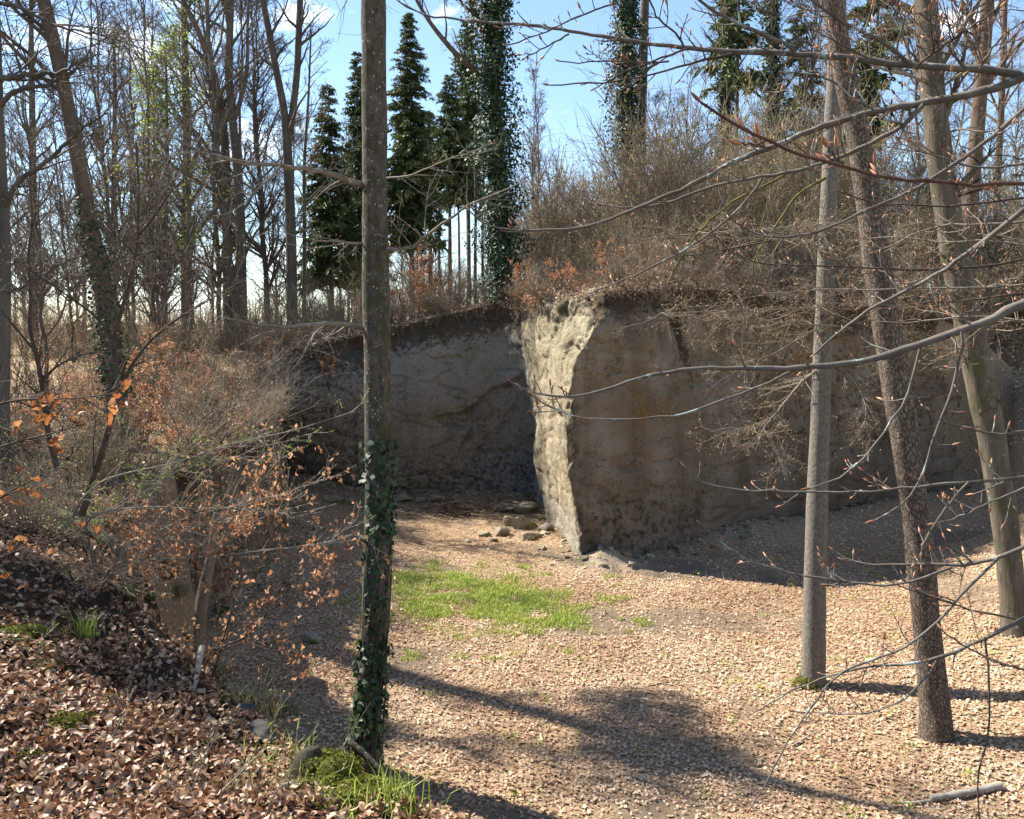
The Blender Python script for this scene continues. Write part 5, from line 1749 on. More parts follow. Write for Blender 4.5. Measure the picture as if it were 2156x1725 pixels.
def stick(pts, d, r0, r1, mat, name, label, cat='stick', ground=True, lift=0.03, side_n=0, seed=0, depth=None, sides=8, kind=None):
    if ground:
        A_ = np.array([hit(u, v, 2.5, 40) + [0, 0, lift] for u, v in pts])
    else:
        dd = d if isinstance(d, (list, tuple)) else [d] * len(pts)
        A_ = np.array([P(u, v, min(k, hit(u, v, 2.5, 40)[1] - 0.06)) for (u, v), k in zip(pts, dd)])
    ln = np.r_[0, np.cumsum(np.linalg.norm(np.diff(A_, axis=0), axis=1))]
    s = np.linspace(0, ln[-1], 18)
    A_ = np.stack([np.interp(s, ln, A_[:, j]) for j in range(3)], 1)
    for _ in range(2):
        A_[1:-1] = 0.25 * A_[:-2] + 0.5 * A_[1:-1] + 0.25 * A_[2:]
    r_ = np.random.default_rng(seed)
    R_ = np.linspace(r0, r1, 18) * (1 + 0.08 * r_.normal(0, 1, 18))
    base = A_[0].copy()
    mb = MB()
    mb.tubes([(A_, R_)], sides)
    mb.cap(A_, R_[-1], sides, True); mb.cap(A_, R_[0], sides, False)
    if side_n:
        p, dd_, r1_, t_, _ = kids(r_, A_[None], R_[None], side_n, 0.2, 0.95, 0.7, 0.2, 0.1)
        l1, q1 = march(r_, p, dd_, ln[-1] * 0.3 * r_.uniform(0.4, 1, side_n), r1_ * 0.5, 0.002, 4, 0.15)
        arr(mb, l1, q1, 5)
    o = put(name, mb.mesh(name, mat, base), None, base)
    return tag(o, label, cat)


M_log = mat_bark('log_bark', (0.24, 0.21, 0.165), (0.42, 0.38, 0.31), 10, 0.3)
stick([(1958, 1692), (2010, 1684), (2060, 1676), (2106, 1664)], 0, 0.04, 0.065, M_log, 'fallen_log', 'pale fallen log lying on the leaves at lower right', 'log', lift=0.07)
stick([(1890, 1694), (1925, 1696), (1958, 1692)], 0, 0.018, 0.032, M_log, 'fallen_branch', 'thin grey branch end lying left of the pale fallen log', 'branch', lift=0.03)
stick([(1668, 1575), (1700, 1556), (1732, 1540)], 0, 0.018, 0.012, M_wood, 'stick', 'pale stick lying on the sunny leaves left of the scaly trunk')
stick([(425, 1362), (418, 1400), (412, 1440), (395, 1480), (372, 1505), (346, 1524)], [8.2, 8.0, 7.8, 7.5, 7.3, 7.2], 0.03, 0.014, M_wood, 'peeled_branch', 'curved peeled pale branch sticking up from the bank edge', 'branch', ground=False)
stick([(0, 1362), (40, 1358), (80, 1360), (115, 1368)], 0, 0.03, 0.02, M_mosstwig, 'stick', 'mossy stick lying across the near bank at the left edge', lift=0.03)
stick([(160, 1400), (210, 1385), (270, 1360), (310, 1350)], 0, 0.012, 0.008, M_twig, 'stick', 'dark thin stick on the shaded leaves of the near bank')
stick([(595, 1674), (625, 1664), (665, 1668), (704, 1684)], 0, 0.022, 0.026, M_wood, 'cut_branch', 'short cut branch with a pale end on the bank by the stump', 'branch', lift=0.05)
stick([(75, 1640), (120, 1655), (170, 1680), (188, 1710), (195, 1730)], 0, 0.009, 0.006, M_greytwig, 'stick', 'forked pale twig on the leaves at bottom left', side_n=5, seed=3)
stick([(590, 1600), (560, 1590), (520, 1580)], 0, 0.008, 0.006, M_greytwig, 'stick', 'grey twig on the bank left of the stump', side_n=3, seed=5)
stick([(300, 1330), (312, 1352), (330, 1365)], 0, 0.009, 0.006, M_greytwig, 'stick', 'short bent twig by the bank edge grass', side_n=2, seed=6)
stick([(215, 1295), (218, 1320), (222, 1350)], 0, 0.018, 0.012, M_pale, 'stick', 'stubby whitish stick standing out of the shaded leaves')
stick([(740, 1565), (762, 1582), (785, 1604), (798, 1618)], [7.6, 7.5, 7.4, 7.35], 0.03, 0.025, M_beech, 'root', 'dark root end reaching past the beech foot from the stump', 'root', ground=False)
# drooping root of a dead tree at the bank edge
stick([(128, 1078), (160, 1100), (200, 1122), (235, 1138), (255, 1158), (266, 1190), (270, 1225), (275, 1265)], [11.0, 10.6, 10.2, 9.9, 9.8, 9.75, 9.75, 9.8], 0.065, 0.075, mat_bark('dark_root_bark', (0.012, 0.01, 0.008), (0.05, 0.04, 0.028), 7, 0.6, None, 0.6, (0.08, 0.085, 0.02)), 'drooping_root',
      'dark root bending down over the left bank edge', 'root', ground=False, sides=12)
# pale snag standing below the bank edge
sq = P(418, 1400, 12.5)
tp = np.array([P(415, 1430, 12.2), P(418, 1350, 12.2), P(422, 1280, 12.3), P(432, 1230, 12.4), P(446, 1170, 12.5), P(452, 1110, 12.6), P(458, 1080, 12.6)])
ln = np.r_[0, np.cumsum(np.linalg.norm(np.diff(tp, axis=0), axis=1))]
mb = trunk_mesh(np.stack([np.interp(np.linspace(0, ln[-1], 14), ln, tp[:, j]) for j in range(3)], 1), np.linspace(0.115, 0.07, 14), 14, 0.2, 0.5, 4, 0.16)
mb.cap(tp, 0.07, 8, True)
tag(put('tree_snag', mb.mesh('tree_snag', mat_bark('barkless_wood', (0.1, 0.07, 0.045), (0.25, 0.19, 0.13), 12, 0.15, None, 0.6, None, 0.03), tp[0]), None, tp[0]), 'pale barkless snag leaning below the near bank edge', 'snag')
# mossy stump on the bank edge
sq = hit(660, 1650, 3, 20)
mb = MB()
lump(mb, (0, 0, -0.02), (0.16, 0.13, 0.2), 31, 0.6, 1.6)
lump(mb, (0.07, 0.02, 0.1), (0.14, 0.12, 0.09), 33, 0.4, 1.6)
st = tag(put('stump', mb.mesh('stump', mat_bark('dark_stump', (0.02, 0.017, 0.012), (0.07, 0.06, 0.04), 8, 0.6, None, 0.6, (0.07, 0.085, 0.02))), None, sq), 'dark rotten stump capped with moss at the bank edge', 'stump')
mb = MB()
moss_clump(mb, (0.06, 0.02, 0.11), (0.16, 0.14, 0.1), 1200, 0.02, np.random.default_rng(41))
o = put('moss', mb.mesh('moss', M_moss), st); o['kind'] = 'stuff'
# brushwood heap under the rear face
q = hit(985, 1085, 20, 60)
r_ = np.random.default_rng(43)
mb = MB()
p0 = np.c_[r_.normal(0, 1.0, 130), r_.normal(0, 0.5, 130), r_.uniform(0.02, 0.5, 130)]
a = r_.uniform(0, 6.28, 130)
l1, q1 = march(r_, p0, np.c_[np.cos(a), np.sin(a) * 0.5, r_.normal(0.05, 0.18, 130)], r_.uniform(0.5, 1.7, 130), 0.022, 0.006, 5, 0.12)
arr(mb, l1, q1, 4)
o = tag(put('brushwood_heap', mb.mesh('brushwood_heap', M_twig), None, q), 'tangled heap of cut brushwood at the foot of the shaded rear face', 'brushwood')
# ledge of fallen rubble along the rear face
for i, (u, v, s) in enumerate([(700, 1058, .35), (735, 1062, .3), (850, 1055, .3), (885, 1057, .28), (920, 1056, .3), (1075, 1075, .5), (1105, 1078, .45), (1048, 1070, .35)]):
    stone(u, v, (s * 1.3, s, s * 0.7), 60 + i, 'rubble block fallen at the foot of the shaded rear face').__setitem__('group', 'rubble along the rear face')

# ------------------------------------------------------------------ near saplings on the left
def sapling(name, label, base_uv, d, stems, mat, leaf_mat=None, leaf_spec=None, r0=0.02, twig=0.45, n_tw=7, seed=0, budm=None, bud=0.02, lvl=2, indiv=False, foot=None):
    b = P(base_uv[0], base_uv[1], d)
    if foot is not None:
        b = hit(foot[0], foot[1], 2.5, 40) - [0, 0, 0.05]
    root = empty(name, b, label, 'sapling')
    for qi, (pts, da, db, ra, rb, lf) in enumerate(stems):
        r_ = np.random.default_rng(seed * 50 + qi)
        A_ = np.array([P(p[0], p[1], da + (db - da) * i / (len(pts) - 1)) for i, p in enumerate(pts)])
        if foot is not None:
            A_ = np.vstack([b + r_.normal(0, 0.03, 3), b * 0.5 + A_[0] * 0.5 + [0, 0, -0.05], A_])
        ln = np.r_[0, np.cumsum(np.linalg.norm(np.diff(A_, axis=0), axis=1))]
        s = np.linspace(0, ln[-1], max(10, int(ln[-1] / 0.08)))
        A_ = np.stack([np.interp(s, ln, A_[:, j]) for j in range(3)], 1)
        for _ in range(2):
            A_[1:-1] = 0.25 * A_[:-2] + 0.5 * A_[1:-1] + 0.25 * A_[2:]
        R_ = np.linspace(ra, rb, len(A_))
        mb = MB(); mb.tubes([(A_, R_)], 7)
        nn_ = max(3, int(ln[-1] * n_tw))
        p, dd_, r1, t_, _ = kids(r_, A_[None], R_[None], nn_, 0.12, 1.0, 0.7, 0.25, 0.1, 0.6)
        l1, q1 = march(r_, p, dd_, twig * r_.uniform(0.3, 1.3, len(p)) * (1.25 - 0.7 * t_), np.maximum(r1 * 0.45, 0.0035), 0.0022, 6, 0.11, 0.02)
        arr(mb, l1, q1, 4)
        p, dd_, r1, t_, _ = kids(r_, l1, q1, 4, 0.2, 1.0, 0.7, 0.25, 0.04, 0.6)
        l2, q2 = march(r_, p, dd_, twig * 0.4 * r_.uniform(0.3, 1.3, len(p)), 0.0024, 0.0016, 3, 0.13, 0.02)
        arr(mb, l2, q2, 3)
        o = put('stem', mb.mesh('stem', mat, b), root)
        e = np.vstack([l2[:, -1], l1[:, -1], l2[:, 1]])
        if budm is not None:
            dv = np.vstack([l2[:, -1] - l2[:, -2], l1[:, -1] - l1[:, -2], l2[:, 1] - l2[:, 0]])
            mb = MB()
            for _ in range(2):
                mb.quads(e, r_.normal(0, 1, e.shape), bud, r_, 0.5, along=unit(dv) * 3)
            o2 = put('buds', mb.mesh('buds', budm, b), o); o2['kind'] = 'stuff'
        if lf:
            t0_, n_, size = lf
            e2 = l2[:, -1]
            # leaves hang on the outer twigs
            dst = np.linalg.norm(e2 - A_[0], axis=1)
            w = np.where(dst > t0_ * ln[-1], 1.0, 0.02)
            k = r_.choice(len(e2), n_, True, w / w.sum())
            pos = np.repeat(e2[k], 2, 0) + r_.normal(0, 0.035, (2 * len(k), 3)) - [0, 0, 0.02]
            if indiv:
                for j in range(len(pos)):
                    lo = put('leaf', ORANGE[j % 5], o, pos[j] - b)
                    lo.rotation_euler = (r_.normal(0.7, 0.5), r_.normal(0.3, 0.5), r_.uniform(0, 6.28))
                    sc_ = size / 0.082 * r_.uniform(0.8, 1.2)
                    lo.scale = (sc_,) * 3
            else:
                mb = MB()
                mb.leaves(pos, r_.normal(0, 1, pos.shape), size, r_, 0.55, 0.35, along=np.tile([0.2, 0, -1.0], (len(pos), 1)))
                o3 = put('leaves', mb.mesh('leaves', leaf_mat, b), o); o3['kind'] = 'stuff'
    return root


ORANGE = []
for i in range(5):
    me = LEAF[i].copy()
    me.name = 'leaf'
    me.materials.clear(); me.materials.append(M_orange)
    ORANGE.append(me)

sapling('sapling', 'thin dark crooked sapling rising left of the leaning trunk', (180, 1062), 8.0, [
    ([(172, 1085), (195, 1010), (215, 950), (235, 880), (250, 830), (246, 770), (234, 722), (254, 660), (274, 590), (289, 510), (292, 410), (287, 300)], 8.0, 7.6, 0.034, 0.008, None),
    ([(244, 735), (225, 690), (190, 655), (140, 622), (95, 590), (60, 568)], 7.9, 7.2, 0.016, 0.004, None),
    ([(250, 825), (270, 780), (300, 735), (345, 690), (400, 655), (470, 615), (520, 590)], 7.9, 7.4, 0.018, 0.004, None),
    ([(256, 655), (230, 600), (200, 560), (160, 500)], 7.8, 7.4, 0.014, 0.004, None),
    ([(289, 500), (330, 450), (360, 400), (420, 350)], 7.7, 7.3, 0.012, 0.004, None)], M_twig, budm=M_smallbud, bud=0.02, twig=0.6, n_tw=6, seed=3)
sapling('sapling', 'dark sapling with a kinked stem near the left edge', (100, 960), 9.0, [
    ([(120, 985), (104, 930), (94, 860), (86, 790), (72, 730), (60, 690), (66, 620), (58, 540), (70, 460), (60, 380)], 9.0, 8.6, 0.032, 0.008, None),
    ([(74, 740), (40, 700), (10, 660), (-20, 630)], 8.9, 8.6, 0.014, 0.004, None),
    ([(88, 800), (120, 770), (160, 750), (205, 740)], 8.9, 8.4, 0.014, 0.004, None)], M_twig, budm=M_smallbud, bud=0.02, twig=0.6, n_tw=6, seed=5)
k_ = 2156 / 3000.


def SK(l):
    return [(a * k_, b_ * k_) for a, b_ in l]


sapling('beech_sapling', 'beech sapling with green opening buds spreading right over the left bank', (190, 1030), 7.2, [
    (SK([(240, 1460), (300, 1405), (387, 1382), (509, 1359), (596, 1328), (655, 1305), (718, 1293), (787, 1276), (857, 1264), (919, 1243), (986, 1222), (1040, 1205)]), 7.2, 6.6, 0.016, 0.003, None),
    (SK([(640, 1310), (718, 1309), (787, 1305), (857, 1290), (900, 1272)]), 6.9, 6.6, 0.006, 0.0025, None),
    (SK([(540, 1350), (570, 1290), (575, 1230), (590, 1190)]), 7.0, 6.9, 0.007, 0.003, None)], M_greytwig, budm=M_fresh, bud=0.024, twig=0.35, n_tw=7, seed=7, foot=(128, 1120))
sapling('beech_sapling', 'low beech sapling with russet curled leaves fanning out over the pit edge', (225, 1200), 8.0, [
    (SK([(250, 1530), (296, 1499), (439, 1484), (587, 1492), (700, 1490), (860, 1500)]), 8.0, 7.4, 0.016, 0.003, (0.3, 70, 0.056)),
    (SK([(330, 1660), (377, 1599), (459, 1558), (561, 1512), (689, 1482), (816, 1451), (918, 1415), (969, 1397)]), 8.0, 7.3, 0.016, 0.003, (0.35, 120, 0.056)),
    (SK([(330, 1680), (367, 1640), (485, 1584), (612, 1527), (765, 1507), (893, 1502), (985, 1476)]), 8.0, 7.2, 0.014, 0.003, (0.3, 130, 0.056)),
    (SK([(420, 1590), (500, 1578), (612, 1604), (678, 1665), (704, 1700)]), 7.9, 7.4, 0.012, 0.003, (0.4, 50, 0.056)),
    (SK([(440, 1640), (540, 1635), (638, 1630), (765, 1614), (867, 1604), (969, 1589), (1046, 1563)]), 7.9, 7.2, 0.014, 0.003, (0.3, 130, 0.056)),
    (SK([(450, 1620), (560, 1570), (650, 1530), (740, 1440), (790, 1380), (830, 1330)]), 8.0, 7.6, 0.012, 0.003, (0.5, 40, 0.056)),
    (SK([(480, 1560), (560, 1420), (640, 1350), (700, 1330), (760, 1370), (800, 1420)]), 8.2, 7.8, 0.01, 0.003, (0.5, 60, 0.056))], M_greytwig, leaf_mat=M_russet, budm=M_smallbud, bud=0.018, twig=0.55, n_tw=9, seed=11, foot=(205, 1215))
sapling('beech_sapling', 'beech sapling with drooping russet leaves below the near bank edge', (437, 1440), 9.0, [
    (SK([(560, 2010), (607, 1912), (724, 1867), (835, 1739), (900, 1660), (957, 1611)]), 9.0, 8.4, 0.018, 0.003, (0.4, 50, 0.075)),
    (SK([(600, 2010), (623, 1990), (668, 1823), (712, 1672), (730, 1590)]), 9.0, 8.8, 0.02, 0.003, (0.5, 50, 0.075)),
    (SK([(590, 1960), (680, 1850), (760, 1800), (830, 1770), (900, 1755)]), 9.0, 8.6, 0.012, 0.003, (0.3, 60, 0.075)),
    (SK([(590, 1940), (680, 1890), (760, 1880), (850, 1900), (950, 1940)]), 9.0, 8.6, 0.012, 0.003, (0.3, 40, 0.075)),
    (SK([(770, 2080), (779, 2056), (807, 2001), (835, 1934), (850, 1880)]), 9.0, 8.8, 0.012, 0.003, (0.5, 12, 0.075))], M_twig, leaf_mat=M_russet, budm=M_smallbud, bud=0.018, twig=0.5, n_tw=8, seed=13, foot=(395, 1415))
sapling('beech_sapling', 'near beech twig with large hanging orange leaves at the left', (10, 1165), 3.6, [
    (SK([(-60, 1200), (60, 1165), (150, 1172), (240, 1168), (345, 1150)]), 3.6, 3.4, 0.006, 0.002, (0.1, 8, 0.055)),
    (SK([(-60, 1330), (60, 1290), (160, 1270), (250, 1240)]), 3.7, 3.5, 0.006, 0.002, (0.1, 6, 0.05)),
    (SK([(-60, 1500), (60, 1420), (160, 1380), (200, 1350)]), 3.8, 3.6, 0.005, 0.002, (0.1, 4, 0.05)),
    (SK([(-60, 1660), (80, 1600), (160, 1580), (220, 1560)]), 3.9, 3.7, 0.005, 0.002, (0.1, 4, 0.052))], M_twig, twig=0.14, n_tw=16, seed=17, indiv=True)
# thin pale shoots on the bank
for i, (pts, d, lab) in enumerate([
        (SK([(1000, 2200), (1040, 2130), (1085, 2060)]), 6.2, 'bare shoot with green buds in front of the beech foot'),
        (SK([(760, 2200), (800, 2110), (850, 2030), (930, 1960)]), 6.6, 'thin dark shoot above the dark bank stones'),
        (SK([(640, 2330), (720, 2250), (790, 2180), (800, 2110)]), 5.2, 'green-tipped shoot on the near bank left of the stump'),
        (SK([(560, 2320), (590, 2250), (620, 2180), (640, 2130)]), 5.2, 'slender shoot with buds in the middle of the near bank'),
        (SK([(330, 2160), (360, 2100), (380, 2040)]), 5.6, 'small bare shoot beside the round moss cushion'),
        (SK([(100, 1960), (120, 1880), (170, 1800)]), 5.6, 'short bare shoot by the left edge moss'),
        (SK([(780, 2390), (800, 2330), (830, 2290), (880, 2300)]), 4.6, 'bud-tipped shoot bending right near the bottom of the bank')]):
    sapling('seedling', lab, pts[0], d, [(pts, d, d - 0.1, 0.006, 0.002, None)], M_greytwig, budm=M_fresh, bud=0.018, twig=0.16, n_tw=9, seed=60 + i)

# ------------------------------------------------------------------ the beech that reaches in from the right
bd_V = []
ns, nt_ = 7, 6
for j in range(ns):
    t_ = j / (ns - 1)
    r = 0.0031 * math.sin(math.pi * (0.08 + 0.9 * t_) ** 0.8) ** 0.9 if 0 < j < ns - 1 else (0.0012 if j == 0 else 0.0003)
    for i in range(nt_):
        a = 2 * math.pi * i / nt_
        bd_V.append((r * math.cos(a), r * math.sin(a), 0.024 * t_))
BUDS = []
for tn in (0.1, 0.3, 0.5, 0.75, 1.0):
    mb = MB()
    mb.add(np.array(bd_V), Q=[(j * nt_ + i, j * nt_ + (i + 1) % nt_, (j + 1) * nt_ + (i + 1) % nt_, (j + 1) * nt_ + i) for j in range(ns - 1) for i in range(nt_)], tint=np.full(len(bd_V), tn))
    BUDS.append(mb.mesh('bud', M_bud))

ob_base = np.array([3.5, 3.0, gz(3.5, 3.0)])
ob = empty('overhanging_beech', ob_base, 'budding beech whose lichen-flecked branches reach in from the right edge', 'tree')
tp = np.stack([np.linspace(3.5, 3.7, 24), np.linspace(3.0, 2.9, 24), np.linspace(ob_base[2] - 0.2, 16, 24)], 1)
put('trunk', trunk_mesh(tp, np.linspace(0.2, 0.06, 24), 18, 0.5, 0.5, 6, 0.04).mesh('trunk', M_pale, ob_base), ob)


ALL_BUDS = []


def reach(pts, d0, d1, w0, w1, mat=M_twig, n_side=None, budsc=1.0, to_trunk=False, seed=0, sl=0.10, label=None, n_extra=0, bare=False):
    """a branch traced in the photograph's pixels; widths in those pixels; side shoots end in buds that are parts of their own"""
    r_ = np.random.default_rng(9000 + seed)
    A_ = S2(pts, d0, d1)
    ln = np.r_[0, np.cumsum(np.linalg.norm(np.diff(A_, axis=0), axis=1))]
    s = np.linspace(0, ln[-1], max(12, int(ln[-1] / 0.035)))
    A_ = np.stack([np.interp(s, ln, A_[:, j]) for j in range(3)], 1)
    for _ in range(4):
        A_[1:-1] = 0.25 * A_[:-2] + 0.5 * A_[1:-1] + 0.25 * A_[2:]
    kf = 3000 / 2156 * FPX
    R_ = np.interp(np.linspace(0, 1, len(A_)), [0, 1], [w0 / kf * d0 / 2, w1 / kf * d1 / 2])
    R_ *= 1 + 0.13 * np.abs(r_.normal(0, 1, len(A_)))
    A_[1:-1] += r_.normal(0, 0.0015, A_[1:-1].shape)
    if to_trunk:
        z = A_[0, 2] + r_.uniform(-0.2, 0.5)
        end = np.array([3.55, 2.98, z])
        m_ = np.linspace(0, 1, 10)[:-1, None]
        ext = end * (1 - m_) + A_[0] * m_
        ext[:, 2] += 0.15 * np.sin(m_[:, 0] * math.pi)
        R_ = np.r_[np.linspace(R_[0] * 1.9, R_[0], 9), R_]
        A_ = np.vstack([ext, A_])
    mb = MB(); mb.tubes([(A_, R_)], 7)
    n_side = n_side if n_side is not None else max(3, int(ln[-1] * 11))
    lo_t = (9 / len(A_) + 0.03) if to_trunk else 0.05
    p, d, r1, t_, _ = kids(r_, A_[None], R_[None], n_side, lo_t, 0.97, 0.95, 0.2, 0.35, 0.9)
    L_ = sl * r_.uniform(0.12, 1.0, n_side) ** 1.4 * (0.5 + 0.8 * (1 - t_)) + 0.012
    l1, q1 = march(r_, p, d, L_, np.minimum(r1 * 0.6, 0.0032), 0.0013, 5, 0.08, 0.04)
    arr(mb, l1, q1, 4)
    big = np.where(L_ > 0.06)[0]
    tips = [(l1[i, -1], l1[i, -1] - l1[i, -2]) for i in range(n_side)]
    if len(big):
        p, d, r1, t2, _ = kids(r_, l1[big], q1[big], 2, 0.25, 0.85, 0.9, 0.2, 0.3, 0.9)
        l2, q2 = march(r_, p, d, sl * 0.22 * r_.uniform(0.15, 1, len(p)) + 0.006, 0.0016, 0.0012, 3, 0.08, 0.03)
        arr(mb, l2, q2, 3)
        tips += [(l2[i, -1], l2[i, -1] - l2[i, -2]) for i in range(len(l2))]
    tips.append((A_[-1], A_[-1] - A_[-2]))
    o = put('branch', mb.mesh('branch', mat, ob_base), ob)
    if label: o['label'] = label
    if bare:
        return o
    for i, (q, dv) in enumerate(tips):
        u_, v_ = proj(q)
        if not (-20 < u_[0] < 2180 and -20 < v_[0] < 1745):
            continue
        dv = Vector(dv / np.linalg.norm(dv) + np.array([0, 0, 0.25]))
        sc = 0.85 * budsc * r_.uniform(0.55, 1.2) * (1.15 if i == len(tips) - 1 else 1)
        fat = r_.uniform(0.85, 1.35)
        ALL_BUDS.append((sc / q[1], o, q, dv, sc, fat, int(r_.integers(5))))
    return o


LT = M_lichentwig
reach([(3000, 223), (2943, 206), (2817, 200), (2692, 195), (2567, 181), (2470, 170), (2400, 161), (2329, 157), (2162, 153), (2050, 145), (1939, 134), (1800, 111), (1786, 111), (1619, 83), (1527, 70), (1415, 63), (1286, 54), (1230, 45), (1167, 4)], 2.5, 3.0, 21, 4, LT, to_trunk=True, seed=1, sl=0.16, n_side=20)
reach([(2329, 152), (2295, 111), (2217, 100), (2162, 78), (2106, 42), (2042, 0), (2010, -30)], 2.6, 2.6, 12, 7, LT, seed=2, n_side=8, sl=0.16)
reach([(2003, 136), (1992, 108), (1972, 86), (1920, 53), (1903, 0)], 2.7, 2.6, 6, 4, seed=3, n_side=6)
reach([(2142, 159), (2089, 172), (1992, 196), (1844, 236), (1768, 247), (1679, 241), (1610, 250)], 2.65, 2.7, 7, 3, seed=4, n_side=9)
reach([(2020, 142), (1936, 168), (1842, 206), (1800, 225), (1740, 262)], 2.7, 2.8, 6, 3, seed=5, n_side=7)
reach([(1667, 100), (1630, 124), (1579, 148), (1538, 171)], 2.8, 2.8, 5, 3, seed=6, n_side=5)
reach([(1805, 11), (1712, 37), (1630, 80), (1545, 122), (1490, 132)], 2.8, 2.9, 5, 3, seed=7, n_side=7)
reach([(2680, 195), (2620, 150), (2560, 110), (2500, 80), (2440, 50), (2390, 20), (2360, -20)], 2.4, 2.3, 12, 6, LT, seed=8, n_side=14, sl=0.22)
reach([(2690, 190), (2740, 150), (2800, 110), (2850, 75), (2930, 20)], 2.4, 2.2, 7, 4, seed=9, n_side=10, sl=0.2)
reach([(3000, 223), (2929, 262), (2873, 274), (2776, 284), (2706, 303), (2595, 317), (2525, 333), (2400, 374), (2279, 423), (2259, 432), (2162, 463), (2087, 511), (2031, 542), (1992, 559), (1934, 578), (1875, 606), (1800, 638), (1740, 660), (1677, 673), (1538, 676), (1422, 667), (1381, 638), (1376, 618)], 2.5, 3.1, 23, 4, LT, to_trunk=True, seed=10, n_side=24, sl=0.16)
reach([(2706, 306), (2698, 334), (2650, 370), (2567, 415), (2484, 451), (2400, 486), (2301, 509), (2234, 520), (2184, 522), (2134, 536), (2067, 548), (1992, 586), (1925, 603), (1828, 614), (1760, 600)], 2.6, 3.0, 14, 4, LT, seed=11, n_side=18, sl=0.15)
reach([(2301, 512), (2245, 545), (2162, 578), (2087, 639), (2042, 687), (2006, 731), (1978, 790), (1956, 834)], 4.5, 4.7, 8, 5, M_mosstwig, seed=12, n_side=9, bare=True, sl=0.3)
reach([(2420, 520), (2343, 559), (2312, 595), (2301, 628), (2256, 681), (2234, 723), (2201, 759), (2198, 790), (2215, 826)], 4.5, 4.6, 8, 4, M_mosstwig, seed=13, n_side=9, bare=True, sl=0.3)
reach([(3000, 539), (2884, 542), (2748, 536), (2637, 527), (2567, 518), (2484, 492), (2400, 470), (2279, 437), (2231, 412), (2173, 376), (2114, 345), (2073, 317), (2053, 300)], 1.7, 1.5, 11, 7, M_redtwig, to_trunk=True, seed=14, n_side=10, sl=0.05, budsc=1.25)
reach([(2259, 432), (2215, 425), (2170, 420)], 1.55, 1.5, 6, 5, M_redtwig, seed=15, n_side=2, budsc=1.2, sl=0.04)
reach([(2470, 480), (2440, 455), (2425, 430)], 1.55, 1.5, 6, 5, seed=15, n_side=2, budsc=1.2, sl=0.04)
reach([(3000, 320), (2957, 356), (2929, 390), (2873, 426), (2803, 479), (2762, 506), (2698, 545), (2637, 578), (2553, 609), (2484, 642), (2400, 681), (2343, 695), (2273, 702), (2217, 689), (2162, 667), (2117, 620), (2105, 539)], 2.7, 2.9, 13, 4, LT, to_trunk=True, seed=16, n_side=16)
reach([(2259, 705), (2217, 714), (2131, 731), (2017, 751), (1967, 753)], 2.9, 3.0, 5, 3, seed=17, n_side=7)
reach([(2234, 522), (2217, 561), (2145, 637), (2059, 701), (1995, 740), (1911, 781), (1828, 823), (1720, 860)], 2.9, 3.2, 7, 4, LT, seed=18, n_side=9)
reach([(3000, 614), (2915, 684), (2831, 745), (2776, 792), (2706, 829), (2609, 873), (2526, 920), (2450, 975), (2385, 1040)], 2.5, 2.9, 16, 5, LT, to_trunk=True, seed=19, n_side=14)
reach([(3000, 759), (2929, 778), (2817, 787), (2706, 792), (2595, 790), (2484, 781), (2400, 778), (2209, 776), (2131, 731)], 2.9, 3.1, 7, 3, seed=20, n_side=14, to_trunk=True)
reach([(3000, 580), (2900, 590), (2800, 610), (2700, 600), (2560, 600), (2450, 560)], 2.9, 3.1, 7, 3, seed=31, n_side=12, to_trunk=True)
reach([(3000, 650), (2860, 660), (2760, 655), (2680, 680), (2600, 730), (2560, 740)], 3.4, 3.6, 7, 3, M_greytwig, seed=32, n_side=14, to_trunk=True, sl=0.25)
reach([(3000, 834), (2850, 846), (2706, 843), (2560, 852), (2400, 847), (2250, 860)], 3.2, 3.4, 6, 3, M_greytwig, seed=33, n_side=14, to_trunk=True, sl=0.22)
reach([(3000, 860), (2900, 870), (2800, 890), (2700, 880), (2590, 905)], 3.0, 3.2, 6, 3, seed=34, n_side=10, to_trunk=True)
reach([(3000, 889), (2891, 946), (2787, 977), (2683, 1014), (2552, 1056), (2500, 1071), (2370, 1074), (2213, 1082), (2119, 1077), (1968, 1084), (1900, 1092), (1887, 1102), (1788, 1142), (1684, 1168), (1586, 1165), (1496, 1119)], 2.1, 2.3, 24, 4, LT, to_trunk=True, seed=21, n_side=16, sl=0.12)
reach([(2333, 1082), (2265, 1123), (2171, 1144), (2109, 1181), (2004, 1217), (1900, 1230), (1812, 1232), (1684, 1226), (1568, 1174), (1531, 1142)], 2.2, 2.3, 7, 4, LT, seed=22, n_side=10)
reach([(2698, 1012), (2683, 1113), (2651, 1176), (2615, 1243), (2563, 1301), (2510, 1369), (2484, 1405), (2375, 1431)], 2.15, 2.2, 8, 4, LT, seed=23, n_side=8, sl=0.07)
reach([(2818, 970), (2818, 1035), (2808, 1113), (2761, 1217), (2730, 1285), (2714, 1374), (2706, 1416), (2683, 1447), (2641, 1489), (2563, 1525)], 2.1, 2.2, 9, 4, LT, seed=24, n_side=8, sl=0.06)
reach([(2761, 1232), (2865, 1264), (2954, 1280), (3000, 1266), (3040, 1255)], 2.1, 2.1, 6, 5, LT, seed=25, n_side=4, budsc=1.3, sl=0.05)
reach([(3000, 1397), (2891, 1408), (2735, 1421), (2630, 1434), (2474, 1444), (2317, 1439), (2192, 1439), (2098, 1431), (2020, 1408), (2007, 1369)], 2.2, 2.4, 10, 4, LT, to_trunk=True, seed=26, n_side=16, sl=0.09)
reach([(2839, 1412), (2797, 1447), (2735, 1541), (2709, 1583), (2698, 1625)], 2.2, 2.3, 7, 4, LT, seed=27, n_side=6, sl=0.07)
